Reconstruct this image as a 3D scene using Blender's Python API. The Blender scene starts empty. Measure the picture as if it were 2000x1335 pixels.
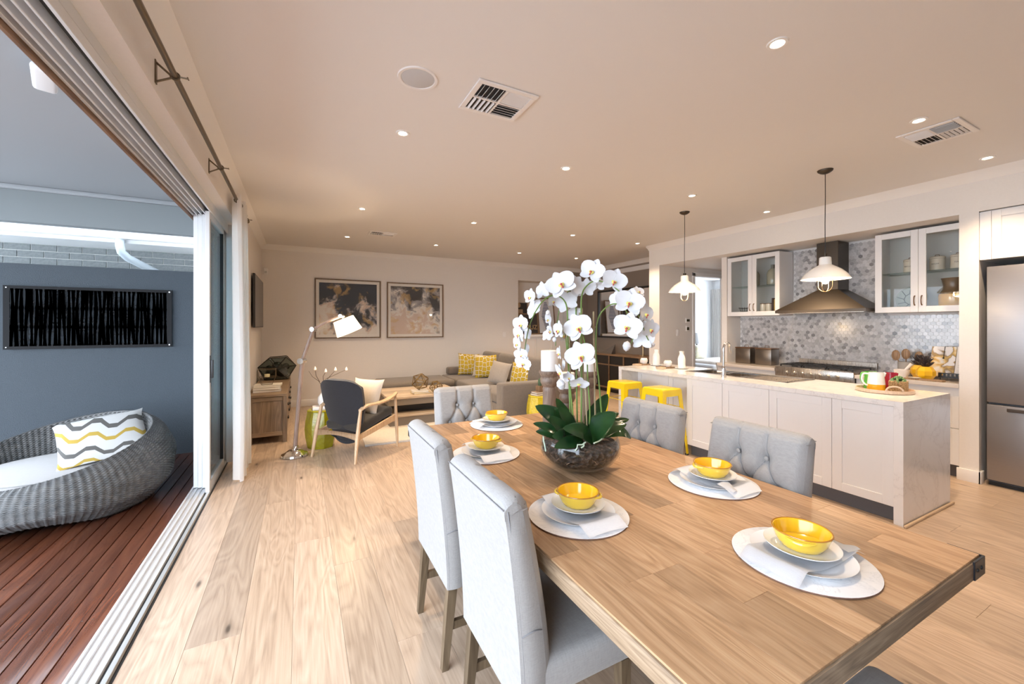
import bpy, bmesh, math, random
from mathutils import Vector, Matrix
R = math.radians
PI = math.pi
SC = bpy.context.scene
COL = SC.collection
random.seed(7)

# ------------------------------------------------------------------ camera, world, exposure
FPX, CXP, HYP, HCAM = 797.0, 1000.0, 636.0, 1.484       # focal length in px, principal point, eye height
YAW = math.atan2(415.0, 797.0)
cam_d = bpy.data.cameras.new('camera'); cam = bpy.data.objects.new('camera', cam_d); COL.objects.link(cam)
cam_d.sensor_fit = 'HORIZONTAL'; cam_d.sensor_width = 36.0
cam_d.lens = 36.0 * FPX / 2000.0
cam_d.shift_y = -(667.5 - HYP) / 2000.0
cam_d.clip_start = 0.05; cam_d.clip_end = 200
cam.location = (0, 0, HCAM); cam.rotation_euler = (PI / 2, 0, -YAW)
SC.camera = cam

DAY = 6.4            # overcast daylight
SPOT = 92.0          # one ceiling downlight, W
SC.view_settings.view_transform = 'Standard'; SC.view_settings.look = 'None'
SC.view_settings.gamma = 1.0; SC.view_settings.use_curve_mapping = False
SC.view_settings.exposure = 0.62
SC.cycles.max_bounces = 6; SC.cycles.diffuse_bounces = 4; SC.cycles.glossy_bounces = 3
SC.cycles.transmission_bounces = 4; SC.cycles.transparent_max_bounces = 12
SC.cycles.caustics_reflective = False; SC.cycles.caustics_refractive = False
SC.cycles.sample_clamp_indirect = 6.0
w = bpy.data.worlds.new('overcast_sky'); SC.world = w; w.use_nodes = True
wn = w.node_tree; bg = wn.nodes['Background']
bg.inputs[0].default_value = (0.77, 0.87, 1.0, 1); bg.inputs[1].default_value = DAY
WARM = (1.0, 0.75, 0.50)

# ------------------------------------------------------------------ materials
MATS = {}
def nodes(m): return m.node_tree.nodes, m.node_tree.links
def M(name, col, rough=0.5, metal=0.0, **k):
    if name in MATS: return MATS[name]
    m = bpy.data.materials.new(name); m.use_nodes = True
    b = m.node_tree.nodes['Principled BSDF']
    b.inputs['Base Color'].default_value = (*col, 1); b.inputs['Roughness'].default_value = rough
    b.inputs['Metallic'].default_value = metal
    if 'coat' in k: b.inputs['Coat Weight'].default_value = k['coat']; b.inputs['Coat Roughness'].default_value = k.get('coat_r', .1)
    if 'sheen' in k: b.inputs['Sheen Weight'].default_value = k['sheen']
    if 'emit' in k: b.inputs['Emission Color'].default_value = (*k['emit'], 1); b.inputs['Emission Strength'].default_value = k.get('estr', 1)
    if 'trans' in k: b.inputs['Transmission Weight'].default_value = k['trans']
    if 'sss' in k:
        b.inputs['Subsurface Weight'].default_value = k['sss']; b.inputs['Subsurface Radius'].default_value = (.02, .02, .015); b.inputs['Subsurface Scale'].default_value = .5
    if 'spec' in k: b.inputs['Specular IOR Level'].default_value = k['spec']
    MATS[name] = m
    return m
def coords(m, scale=(1, 1, 1), rand=False, kind='Object', rot=(0, 0, 0)):
    n, l = nodes(m)
    tc = n.new('ShaderNodeTexCoord'); mp = n.new('ShaderNodeMapping')
    mp.inputs['Scale'].default_value = scale; mp.inputs['Rotation'].default_value = rot
    if rand:
        oi = n.new('ShaderNodeObjectInfo'); mul = n.new('ShaderNodeVectorMath'); mul.operation = 'MULTIPLY'
        mul.inputs[1].default_value = (37.0, 53.0, 71.0)
        l.new(oi.outputs['Random'], mul.inputs[0])
        add = n.new('ShaderNodeVectorMath'); add.operation = 'ADD'
        l.new(tc.outputs[kind], add.inputs[0]); l.new(mul.outputs[0], add.inputs[1]); l.new(add.outputs[0], mp.inputs['Vector'])
    else:
        l.new(tc.outputs[kind], mp.inputs['Vector'])
    return mp.outputs[0]
def noise(m, vec, scale, detail=3, rough=.55, dist=0):
    n, l = nodes(m); t = n.new('ShaderNodeTexNoise')
    t.inputs['Scale'].default_value = scale; t.inputs['Detail'].default_value = detail
    t.inputs['Roughness'].default_value = rough; t.inputs['Distortion'].default_value = dist
    l.new(vec, t.inputs['Vector']); return t.outputs['Fac']
def ramp(m, fac, stops, interp='LINEAR'):
    n, l = nodes(m); r = n.new('ShaderNodeValToRGB'); r.color_ramp.interpolation = interp
    e = r.color_ramp.elements
    while len(e) < len(stops): e.new(0.5)
    for i, (p, c) in enumerate(stops):
        e[i].position = p; e[i].color = (*c, 1) if len(c) == 3 else c
    l.new(fac, r.inputs['Fac']); return r.outputs['Color']
def mixc(m, fac, a, b, mode='MIX'):
    n, l = nodes(m); x = n.new('ShaderNodeMix'); x.data_type = 'RGBA'; x.blend_type = mode
    for s, v in ((0, fac), (6, a), (7, b)):
        if hasattr(v, 'is_linked'): l.new(v, x.inputs[s])
        elif s == 0: x.inputs[0].default_value = v
        else: x.inputs[s].default_value = (*v, 1)
    return x.outputs[2]
def setcol(m, c): m.node_tree.links.new(c, m.node_tree.nodes['Principled BSDF'].inputs['Base Color'])
def setrough(m, c): m.node_tree.links.new(c, m.node_tree.nodes['Principled BSDF'].inputs['Roughness'])
def bump(m, h, strength=.3, dist=.01):
    n, l = nodes(m); b = n.new('ShaderNodeBump'); b.inputs['Strength'].default_value = strength; b.inputs['Distance'].default_value = dist
    l.new(h, b.inputs['Height']); l.new(b.outputs[0], n['Principled BSDF'].inputs['Normal'])
def math_n(m, op, a, b=None):
    n, l = nodes(m); x = n.new('ShaderNodeMath'); x.operation = op
    for i, v in enumerate((a, b)):
        if v is None: continue
        if hasattr(v, 'is_linked'): l.new(v, x.inputs[i])
        else: x.inputs[i].default_value = v
    return x.outputs[0]
def wood(name, dark, mid, light, axis='Y', rough=.4, grain=1.0, vary=.25, knots=False, bumpy=.15, rand=True):
    """Grain runs along AXIS; every object (board) gets its own piece of the pattern and its own tone."""
    if name in MATS: return MATS[name]
    m = M(name, mid, rough); n, l = nodes(m)
    s1 = {'X': (.9, 7, 7), 'Y': (7, .9, 7), 'Z': (7, 7, .9)}[axis]
    s2 = {'X': (3, 95, 95), 'Y': (95, 3, 95), 'Z': (95, 95, 3)}[axis]
    v1 = coords(m, tuple(c * grain for c in s1), rand); v2 = coords(m, tuple(c * grain for c in s2), rand)
    f1 = noise(m, v1, 1.0, 2, .5, .8)
    rings = math_n(m, 'FRACT', math_n(m, 'MULTIPLY', f1, 9.0))
    rings = math_n(m, 'ABSOLUTE', math_n(m, 'SUBTRACT', rings, .5))
    f2 = noise(m, v2, 1.0, 4, .6, .2)
    fac = math_n(m, 'ADD', math_n(m, 'MULTIPLY', rings, .48), math_n(m, 'MULTIPLY', f2, .75))
    c = ramp(m, fac, [(.22, dark), (.5, mid), (.82, light)])
    if knots:
        vk = coords(m, {'X': (1.1, 3.6, 3), 'Y': (3.6, 1.1, 3), 'Z': (3, 3, 1)}[axis], rand)
        t = n.new('ShaderNodeTexVoronoi'); t.inputs['Scale'].default_value = 1.5; l.new(vk, t.inputs['Vector'])
        kf = ramp(m, t.outputs['Distance'], [(.03, (1, 1, 1)), (.075, (.25, .25, .25)), (.14, (0, 0, 0))])
        c = mixc(m, kf, c, tuple(x * .35 for x in dark))
    oi = n.new('ShaderNodeObjectInfo')
    tone = ramp(m, oi.outputs['Random'], [(0, (1 - vary,) * 3), (.5, (1, .985, .96)), (1, (1 + vary * .5, 1 + vary * .5, 1 + vary * .55))])
    c = mixc(m, 1.0, c, tone, 'MULTIPLY')
    setcol(m, c)
    if bumpy: bump(m, fac, bumpy, .003)
    return m
def speckle(name, c1, c2, scale, rough=.6, strength=.25, dist=.004, detail=4, stretch=(1, 1, 1), **k):
    if name in MATS: return MATS[name]
    m = M(name, c1, rough, **k); v = coords(m, stretch); f = noise(m, v, scale, detail)
    setcol(m, ramp(m, f, [(.3, c1), (.7, c2)]))
    if strength: bump(m, f, strength, dist)
    return m
def fabric(name, c1, c2, scale=420, rough=.9, strength=.35):
    """Plain weave: crossed fine stripes with slubs."""
    if name in MATS: return MATS[name]
    m = M(name, c1, rough, sheen=.25); v = coords(m)
    a = noise(m, coords(m, (scale * .08, scale, scale)), 1.0, 2); b = noise(m, coords(m, (scale, scale * .08, scale * .08)), 1.0, 2)
    f = math_n(m, 'MULTIPLY', math_n(m, 'ADD', a, b), .5)
    setcol(m, ramp(m, f, [(.32, c2), (.62, c1)])); bump(m, f, strength, .0015)
    return m
def thinglass(name, tint=(1, 1, 1), refl=.06, rough=0.0):
    if name in MATS: return MATS[name]
    m = bpy.data.materials.new(name); m.use_nodes = True; n, l = nodes(m); n.clear()
    o = n.new('ShaderNodeOutputMaterial'); mx = n.new('ShaderNodeMixShader'); t = n.new('ShaderNodeBsdfTransparent'); g = n.new('ShaderNodeBsdfGlossy')
    t.inputs[0].default_value = (*tint, 1); g.inputs['Roughness'].default_value = rough
    lw = n.new('ShaderNodeLayerWeight'); pw = n.new('ShaderNodeMath'); pw.operation = 'POWER'; pw.inputs[1].default_value = 4.0; l.new(lw.outputs['Facing'], pw.inputs[0])
    ma = n.new('ShaderNodeMath'); ma.operation = 'MULTIPLY_ADD'; ma.inputs[1].default_value = min(.7, refl * 11); ma.inputs[2].default_value = refl * .6; l.new(pw.outputs[0], ma.inputs[0]); l.new(ma.outputs[0], mx.inputs[0]); l.new(t.outputs[0], mx.inputs[1]); l.new(g.outputs[0], mx.inputs[2]); l.new(mx.outputs[0], o.inputs[0])
    MATS[name] = m; return m

# ------------------------------------------------------------------ mesh building
class MB:
    def __init__(s): s.bm = bmesh.new()
    def box(s, x0, x1, y0, y1, z0, z1, bev=0.0, seg=2):
        vs = [s.bm.verts.new((x, y, z)) for x in (x0, x1) for y in (y0, y1) for z in (z0, z1)]
        fs = [s.bm.faces.new([vs[i] for i in f]) for f in ((0, 1, 3, 2), (4, 6, 7, 5), (0, 4, 5, 1), (2, 3, 7, 6), (0, 2, 6, 4), (1, 5, 7, 3))]
        if bev:
            es = list({e for f in fs for e in f.edges})
            bmesh.ops.bevel(s.bm, geom=es, offset=bev, segments=seg, profile=.5, affect='EDGES', clamp_overlap=True)
        return s
    def obox(s, c, size, rot=None, bev=0.0, seg=2):
        """Box of SIZE centred at C, turned by the 3x3/4x4 matrix ROT."""
        n0 = len(s.bm.verts); s.bm.verts.ensure_lookup_table()
        hx, hy, hz = (d / 2 for d in size)
        t = MB(); t.box(-hx, hx, -hy, hy, -hz, hz, bev, seg)
        mt = Matrix.Translation(c) @ (rot.to_4x4() if rot is not None else Matrix())
        s.merge(t, mt); return s
    def merge(s, other, mt=None):
        other.bm.verts.index_update()
        mp = {}
        for v in other.bm.verts: mp[v.index] = s.bm.verts.new(mt @ v.co if mt is not None else v.co)
        for f in other.bm.faces:
            try: s.bm.faces.new([mp[v.index] for v in f.verts])
            except ValueError: pass
        other.bm.free(); return s
    def ring(s, c, u, v, r, n): return [s.bm.verts.new(Vector(c) + (u * math.cos(2 * PI * i / n) + v * math.sin(2 * PI * i / n)) * r) for i in range(n)]
    def bridge(s, a, b):
        n = len(a)
        for i in range(n): s.bm.faces.new((a[i], a[(i + 1) % n], b[(i + 1) % n], b[i]))
    def tube(s, pts, r, n=8, cap=True, closed=False):
        pts = [Vector(p) for p in pts]; k = len(pts)
        rs = r if isinstance(r, (list, tuple)) else [r] * k
        rings = []; prev = None
        for i, p in enumerate(pts):
            if closed: t = pts[(i + 1) % k] - pts[i - 1]
            else: t = pts[min(i + 1, k - 1)] - pts[max(i - 1, 0)]
            if t.length < 1e-9: t = Vector((0, 0, 1))
            t.normalize()
            if prev is None:
                u = t.orthogonal().normalized()
            else:
                u = prev - t * prev.dot(t)
                u = u.normalized() if u.length > 1e-6 else t.orthogonal().normalized()
            prev = u; rings.append(s.ring(p, u, t.cross(u), rs[i], n))
        for i in range(k - 1): s.bridge(rings[i], rings[i + 1])
        if closed: s.bridge(rings[-1], rings[0])
        elif cap: s.bm.faces.new(rings[0][::-1]); s.bm.faces.new(rings[-1])
        return s
    def cyl(s, p0, p1, r0, r1=None, n=16): return s.tube([p0, p1], [r0, r0 if r1 is None else r1], n)
    def lathe(s, prof, c=(0, 0, 0), n=32, sx=1, sy=1):
        rings = []
        for r, z in prof:
            if r < 1e-6: rings.append([s.bm.verts.new((c[0], c[1], c[2] + z))])
            else: rings.append([s.bm.verts.new((c[0] + r * sx * math.cos(2 * PI * i / n), c[1] + r * sy * math.sin(2 * PI * i / n), c[2] + z)) for i in range(n)])
        for a, b in zip(rings, rings[1:]):
            if len(a) == 1 and len(b) == 1: continue
            if len(a) == 1:
                for i in range(n): s.bm.faces.new((a[0], b[(i + 1) % n], b[i]))
            elif len(b) == 1:
                for i in range(n): s.bm.faces.new((a[i], a[(i + 1) % n], b[0]))
            else: s.bridge(a, b)
        return s
    def prism(s, poly, axis, a0, a1):
        """POLY in the other two axes (cyclic order), swept along AXIS from a0 to a1."""
        def pt(p, a): return {'X': (a, p[0], p[1]), 'Y': (p[0], a, p[1]), 'Z': (p[0], p[1], a)}[axis]
        A = [s.bm.verts.new(pt(p, a0)) for p in poly]; B = [s.bm.verts.new(pt(p, a1)) for p in poly]
        s.bridge(A, B); s.bm.faces.new(A[::-1]); s.bm.faces.new(B); return s
    def grid(s, fn, nu, nv, cu=False, cv=False):
        g = [[s.bm.verts.new(fn(i / nu, j / nv)) for j in range(nv if cv else nv + 1)] for i in range(nu if cu else nu + 1)]
        for i in range(nu):
            for j in range(nv):
                a, b = g[i], g[(i + 1) % len(g)]; j2 = (j + 1) % len(a)
                try: s.bm.faces.new((a[j], b[j], b[j2], a[j2]))
                except ValueError: pass
        return s
    def ico(s, c, r, sub=2, sc=(1, 1, 1)):
        bmesh.ops.create_icosphere(s.bm, subdivisions=sub, radius=1.0, matrix=Matrix.Translation(c) @ Matrix.Diagonal((r * sc[0], r * sc[1], r * sc[2], 1))); return s
    def xf(s, mt):
        bmesh.ops.transform(s.bm, matrix=mt, verts=s.bm.verts); return s
    def mesh(s, name, mat, ang=35):
        bmesh.ops.recalc_face_normals(s.bm, faces=s.bm.faces)
        me = bpy.data.meshes.new(name); s.bm.to_mesh(me); s.bm.free()
        for p in me.polygons: p.use_smooth = True
        me.set_sharp_from_angle(angle=R(ang))
        for x in (mat if isinstance(mat, (list, tuple)) else [mat]): me.materials.append(x)
        return me
    def build(s, name, mat, parent=None, ang=35):
        return link(name, s.mesh(name, mat, ang), parent)
def link(name, data, parent=None, loc=None, rot=None):
    o = bpy.data.objects.new(name, data); COL.objects.link(o)
    if parent is not None: o.parent = parent
    if loc is not None: o.location = loc
    if rot is not None: o.rotation_euler = rot
    return o
def tag(o, label=None, cat=None, group=None, kind=None):
    for k, v in (('label', label), ('category', cat), ('group', group), ('kind', kind)):
        if v: o[k] = v
    return o
def thing(name, label, cat, loc=(0, 0, 0), rz=0.0, group=None):
    o = bpy.data.objects.new(name, None); COL.objects.link(o); o.empty_display_size = .05
    o.location = loc; o.rotation_euler = (0, 0, rz)
    return tag(o, label, cat, group)
def struct(o): o['kind'] = 'structure'; return o
def dup(root, loc, rz=None, label=None):
    r = root.copy(); COL.objects.link(r); r.location = loc
    if rz is not None: r.rotation_euler = (0, 0, rz)
    if label: r['label'] = label
    for ch in [o for o in bpy.data.objects if o.parent == root]:
        c = ch.copy(); COL.objects.link(c); c.parent = r
        for g in [o for o in bpy.data.objects if o.parent == ch]:
            d = g.copy(); COL.objects.link(d); d.parent = c
    return r
def lamp(name, kind, power, col, parent, loc=(0, 0, 0), **k):
    d = bpy.data.lights.new(name, kind); d.energy = power; d.color = col
    for a, b in k.items(): setattr(d, a, b)
    return link(name, d, parent, loc)
def text_mesh(txt, size, mat, bend=None, extrude=.0005):
    """Lettering as a mesh in the XZ plane facing -Y, centred; BEND wraps it round a cylinder of that radius."""
    cu = bpy.data.curves.new('lettering', 'FONT'); cu.body = txt; cu.size = size; cu.align_x = 'CENTER'; cu.align_y = 'CENTER'; cu.extrude = extrude
    ob = bpy.data.objects.new('lettering', cu); COL.objects.link(ob)
    me = bpy.data.meshes.new_from_object(ob.evaluated_get(bpy.context.evaluated_depsgraph_get()))
    bpy.data.objects.remove(ob)
    for v in me.vertices:
        x, y, z = v.co
        if bend: a = x / bend; v.co = ((bend + z) * math.sin(a), -(bend + z) * math.cos(a), y)
        else: v.co = (x, -z, y)
    me.materials.clear(); me.materials.append(mat); return me
def ray(u, v): a = (u - CXP) / FPX; s, c = math.sin(YAW), math.cos(YAW); return Vector((s + c * a, c - s * a, (HYP - v) / FPX))
def at_z(u, v, z): d = ray(u, v); return Vector((0, 0, HCAM)) + d * ((z - HCAM) / d.z)
def at_depth(u, v, f): return Vector((0, 0, HCAM)) + ray(u, v) * f      # f: distance along the viewing axis
# ------------------------------------------------------------------ palette
PAINT = speckle('wall_paint', (.79, .75, .71), (.81, .77, .73), 60, .6, .05, .001)
CEILP = M('ceiling_paint', (.79, .77, .755), .65)
TRIM = M('trim_white', (.86, .84, .82), .4)
TAUPE = M('taupe_paint', (.27, .22, .18), .6)
ALU = M('white_aluminium', (.66, .67, .68), .3)
OAK = wood('oak_floor', (.36, .26, .185), (.50, .375, .275), (.62, .49, .375), 'Y', .32, .9, .2, True, .12)
MERBAU = wood('merbau_deck', (.085, .026, .014), (.155, .052, .026), (.235, .09, .045), 'Y', .23, 1.0, .35, False, .1)
MERBAU.node_tree.nodes['Principled BSDF'].inputs['Coat Weight'].default_value = .6; MERBAU.node_tree.nodes['Principled BSDF'].inputs['Coat Roughness'].default_value = .14
RENDER = speckle('grey_render', (.045, .058, .071), (.060, .075, .090), 160, .75, .7, .006)
PATIOC = M('patio_ceiling_paint', (.36, .38, .40), .7)
MORTAR = M('mortar', (.74, .74, .72), .9)
BRICK = speckle('grey_brick', (.20, .215, .22), (.28, .30, .30), 40, .85, .4, .004)
BLACK = M('black_metal', (.012, .012, .013), .4)
CONC = speckle('outdoor_paving', (.55, .55, .53), (.68, .68, .66), 12, .8, .2)
ZC = 2.93

def slab(name, mat, *boxes, bev=0.0, parent=None):
    b = MB()
    for x in boxes: b.box(*x, bev)
    o = b.build(name, mat, parent)
    if parent is None: struct(o)
    return o

# floor of oak boards -------------------------------------------------------------------------
floor = slab('floor', M('floor_base', (.2, .145, .1), .9), (-.69, 6.6, -2.2, 8.46, -.20, -.014), (6.6, 10.1, 4.1, 7.45, -.20, -.014), (4.47, 6.2, 8.46, 8.96, -.2, 0))
PW = .22
def plank_mesh(L, wd=PW):
    return MB().box(-wd / 2 + .0004, wd / 2 - .0004, -L / 2 + .0004, L / 2 - .0004, -.0135, 0, .0007, 1).mesh('plank', OAK)
plank_lib = {L: plank_mesh(L) for L in (1.6, 2.0, 2.4)}
rf = random.Random(11)
x = -.69 + PW / 2; row = 0
while x - PW / 2 < 6.6:
    y = -2.2; L = rf.choice((.8, 1.2, 1.5, 1.9)); y -= rf.random() * .0
    first = True
    while y < 8.46 - .01:
        if first: L = rf.choice((.55, .95, 1.35, 1.75)); first = False
        else: L = rf.choice((1.6, 2.0, 2.4))
        L = min(L, 8.46 - y)
        me = plank_lib[L] if L in plank_lib else plank_mesh(L)
        link('plank', me, floor, (x, y + L / 2, 0)); y += L
    x += PW; row += 1
for i in range(15):          # hall and bedroom
    for j in range(2): link('plank', plank_lib[1.6], floor, (6.72 + i * PW, 4.9 + j * 1.6, -.001))

# deck ----------------------------------------------------------------------------------------
deck = slab('floor', M('deck_joists', (.03, .02, .015), .9), (-4.4, -.87, -1.6, 6.07, -.14, -.05))
me = MB().box(-.0435, .0435, -3.83, 3.83, -.025, 0, .004, 2).mesh('plank', MERBAU)
for i in range(38): link('plank', me, deck, (-.87 - .046 - i * .092, 2.24, -.02))
q = MB()
for i in range(26):
    for j in range(13):
        for s in (-.026, .026):
            xs, ys = -.87 - .046 - i * .092 + s, -1.0 + j * .55 + .004 * (i % 3)
            q.bm.faces.new([q.bm.verts.new((xs + .004 * math.cos(PI / 3 * k), ys + .004 * math.sin(PI / 3 * k), -.0194)) for k in range(6)])
tag(q.build('screw_heads', BLACK, deck), kind='stuff')
# ground outside
slab('ground', CONC, (-30, -4.4, -30, 30, -.4, -.25), (-4.4, 12, -30, -2.35, -.4, -.25), (-4.4, 12, 8.7, 30, -.4, -.25), (-4.4, -.9, 6.2, 8.7, -.4, -.25), (-4.4, -.9, -2.35, -1.6, -.4, -.25))

# shell ---------------------------------------------------------------------------------------
slab('ceiling', CEILP, (-.87, 6.7, -2.3, 8.56, ZC, ZC + .12))
slab('wall_left', PAINT, (-.87, -.60, -1.0, 5.42, 2.585, ZC), (-.87, -.60, 5.42, 8.56, -.2, ZC), (-.87, -.60, -2.3, -1.0, -.2, ZC))
slab('wall_back', PAINT, (-.69, 4.57, 8.46, 8.56, -.2, ZC), (4.57, 6.1, 8.46, 8.56, 2.56, ZC), (4.57, 6.1, 8.86, 8.96, -.2, 2.66), (4.47, 4.57, 8.56, 8.96, -.2, 2.66), (6.1, 6.2, 8.56, 8.96, -.2, 2.66), (4.57, 6.1, 8.56, 8.86, 2.56, 2.66))
slab('wall_far_right', TAUPE, (6.6, 6.7, 5.46, 8.56, -.2, ZC), (6.1, 6.6, 8.46, 8.56, -.2, ZC))
slab('wall_hall', PAINT, (5.67, 6.40, 5.22, 5.46, -.2, ZC), (6.40, 6.58, 5.22, 5.31, -.2, ZC), (6.58, 7.45, 5.22, 5.31, 2.42, ZC), (7.45, 10.1, 5.22, 5.31, -.2, ZC))
slab('wall_kitchen', PAINT, (6.28, 6.4, 1.507, 4.2, -.2, 2.56), (5.93, 6.28, 4.11, 4.2, -.2, 2.56), (5.67, 6.4, 1.376, 1.507, -.2, 2.56), (6.4, 6.5, .30, 1.507, -.2, 2.56),
     (6.4, 10.1, 4.1, 4.2, -.2, 2.56), (10.0, 10.1, 4.2, 5.22, -.2, 2.56))
slab('wall_right', PAINT, (5.67, 5.80, -2.3, .36, -.2, 2.56), (5.80, 6.5, .26, .36, -.2, 2.56))
slab('trim_1', PAINT, (5.67, 6.5, -2.3, 5.22, 2.56, ZC), (6.5, 10.1, 4.1, 5.22, 2.56, ZC))     # bulkhead over kitchen and hall
slab('wall_behind', PAINT, (-.87, 5.8, -2.3, -2.2, -.2, ZC))
# bedroom beyond the doorway
BEDW = M('bedroom_paint', (.88, .90, .92), .7)
slab('wall_bedroom', BEDW, (6.7, 10.1, 7.35, 7.45, -.2, 2.7), (10.0, 10.1, 5.31, 5.6, -.2, 2.7), (10.0, 10.1, 7.02, 7.35, -.2, 2.7), (10.0, 10.1, 5.6, 7.02, -.2, .05), (10.0, 10.1, 5.6, 7.02, 2.6, 2.7))
slab('ceiling', CEILP, (6.58, 10.1, 5.31, 7.45, 2.7, 2.8))
wf = MB()
for bx in ((9.98, 10.06, 5.6, 7.02, .05, .10), (9.98, 10.06, 5.6, 7.02, 2.55, 2.6), (9.98, 10.06, 5.6, 5.65, .10, 2.55), (9.98, 10.06, 6.97, 7.02, .10, 2.55), (9.99, 10.05, 6.29, 6.33, .10, 2.55)): wf.box(*bx)
win = struct(wf.build('window_1', ALU))
for a, b in ((5.65, 6.29), (6.33, 6.97)): MB().box(10.015, 10.021, a, b, .10, 2.55).build('pane', thinglass('clear_pane'), win)

# cornices, baseboards, architraves
def cove(n, pts_axis, axis, a0, a1, mat=TRIM): return struct(MB().prism(pts_axis, axis, a0, a1).build(n, mat))
def cov(x, z, sx, k=.085): return [(x, z), (x + sx * k, z), (x + sx * k * .82, z - k * .16), (x + sx * k * .42, z - k * .42), (x + sx * k * .16, z - k * .82), (x, z - k)]
cove('trim_2', cov(5.67, ZC, -1), 'Y', -2.2, 5.46)
cove('trim_3', cov(8.46, ZC, -1), 'X', -.69, 6.6)
cove('trim_4', cov(6.6, ZC, -1), 'Y', 5.46, 8.46)
cove('trim_5', cov(-.60, ZC, 1), 'Y', -2.2, 8.46)
cove('trim_6', cov(5.46, ZC, 1), 'X', 5.67, 6.6)
slab('baseboard_back', TRIM, (-.58, 4.57, 8.442, 8.46, 0, .12), bev=.004)
slab('baseboard_left', TRIM, (-.60, -.582, 5.43, 8.44, 0, .12), bev=.004)
slab('baseboard_kitchen', TRIM, (5.65, 5.67, 1.36, 1.52, 0, .115), (5.65, 5.75, 1.358, 1.376, 0, .115), bev=.003)
slab('baseboard_hall', TRIM, (5.655, 6.52, 5.205, 5.22, 0, .115), (5.655, 5.67, 5.205, 5.46, 0, .115), bev=.003)
slab('trim_7', TRIM, (6.52, 6.585, 5.20, 5.22, 0, 2.48), (7.445, 7.51, 5.20, 5.22, 0, 2.48), (6.52, 7.51, 5.20, 5.22, 2.42, 2.485), bev=.004)
slab('trim_8', wood('floor_bead', (.45, .32, .2), (.58, .43, .29), (.66, .5, .35), 'X', .4), (3.93, 4.85, 1.312, 1.33, 0, .02), bev=.006)

# sliding door: head, sill, rails, leaves -------------------------------------------------------
DX0, DX1 = -.867, -.69
door = struct(MB().box(DX0, DX1, -1.0, 5.42, 2.535, 2.585).build('door_1', ALU))
def rail(nm, x0, x1, z0, z1, mat=ALU, y0=-1.0, y1=5.42): return MB().box(x0, x1, y0, y1, z0, z1, .002, 1).build(nm, mat, door)
for i, (a, b) in enumerate(((-.867, -.852), (-.832, -.822), (-.795, -.785), (-.758, -.748), (-.705, -.69))): rail('head_rail', a, b, 2.49, 2.535)
rail('head_groove', -.745, -.708, 2.530, 2.536, BLACK)
rail('sill', -.867, -.705, -.012, .004)
for a, b, h in ((-.867, -.853, .012), (-.825, -.819, .014), (-.787, -.781, .014), (-.749, -.743, .014)): rail('sill_rail', a, b, .004, .004 + h)
rail('sill_groove', -.742, -.728, .003, .0055, BLACK)
rail('sill_edge', -.728, -.705, .004, .016, M('sill_edge', (.62, .62, .6), .35, .6))
rail('sill_gap', -.705, -.690, -.012, -.002, BLACK)
rail('head_trim', -.885, -.868, 2.47, 2.60, wood('header_timber', (.10, .055, .03), (.2, .11, .06), (.3, .18, .1), 'Y', .5))
def leaf(xc, y0, y1):
    f = MB(); t = .016
    f.box(xc - t, xc + t, y0, y0 + .05, .012, 2.50, .002, 1); f.box(xc - t, xc + t, y1 - .05, y1, .012, 2.50, .002, 1)
    f.box(xc - t, xc + t, y0 + .05, y1 - .05, .012, .10); f.box(xc - t, xc + t, y0 + .05, y1 - .05, 2.44, 2.50)
    o = f.build('door_leaf', ALU, door)
    MB().box(xc - .003, xc + .003, y0 + .05, y1 - .05, .10, 2.44).build('pane', thinglass('door_glass', (.86, .93, .95)), o)
    g = MB(); 
    for a in (y0 + .05, y1 - .056): g.box(xc - .017, xc + .017, a, a + .006, .10, 2.44)
    g.build('gasket', BLACK, o)
    return o
leaf(-.838, 4.62, 5.40); leaf(-.802, 4.60, 5.40); l3 = leaf(-.766, 4.58, 5.38); l4 = leaf(-.722, 4.44, 5.22)
MB().box(-.706, -.700, 4.446, 4.478, .98, 1.22, .002, 1).box(-.701, -.680, 4.452, 4.472, 1.02, 1.18, .004).build('handle', BLACK, l4)
slab('trim_9', ALU, (-.705, -.60, 5.36, 5.42, 0, 2.585), bev=.004)

# covered patio ---------------------------------------------------------------------------------
slab('wall_patio', RENDER, (-4.4, -.87, 6.07, 6.2, -.3, 2.128))
slab('ceiling', PATIOC, (-4.4, -.87, 1.9, 6.2, ZC, ZC + .1))
slab('trim_10', M('beam_grey', (.23, .255, .265), .6), (-4.4, -.87, 6.07, 6.2, 2.56, ZC))
slab('trim_11', PATIOC, (-4.4, -.89, 6.02, 6.07, ZC - .05, ZC), bev=.012)
slab('wall_outside', M('outside_wall', (.40, .42, .43), .8), (-.90, -.87, 5.42, 6.07, -.2, ZC), (-.90, -.87, -2.3, -1.0, -.2, ZC), (-.90, -.87, -1.0, 5.42, 2.60, ZC), (-.87, -.69, 8.4, 8.7, -.2, ZC))
slab('trim_12', M('beam_grey', (.23, .255, .265), .6), (-4.5, -4.4, 1.9, 6.2, 2.62, ZC), (-4.5, -.9, 1.8, 1.9, 2.75, ZC), (-4.5, -4.38, 1.8, 1.92, -.25, 2.62))

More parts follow.
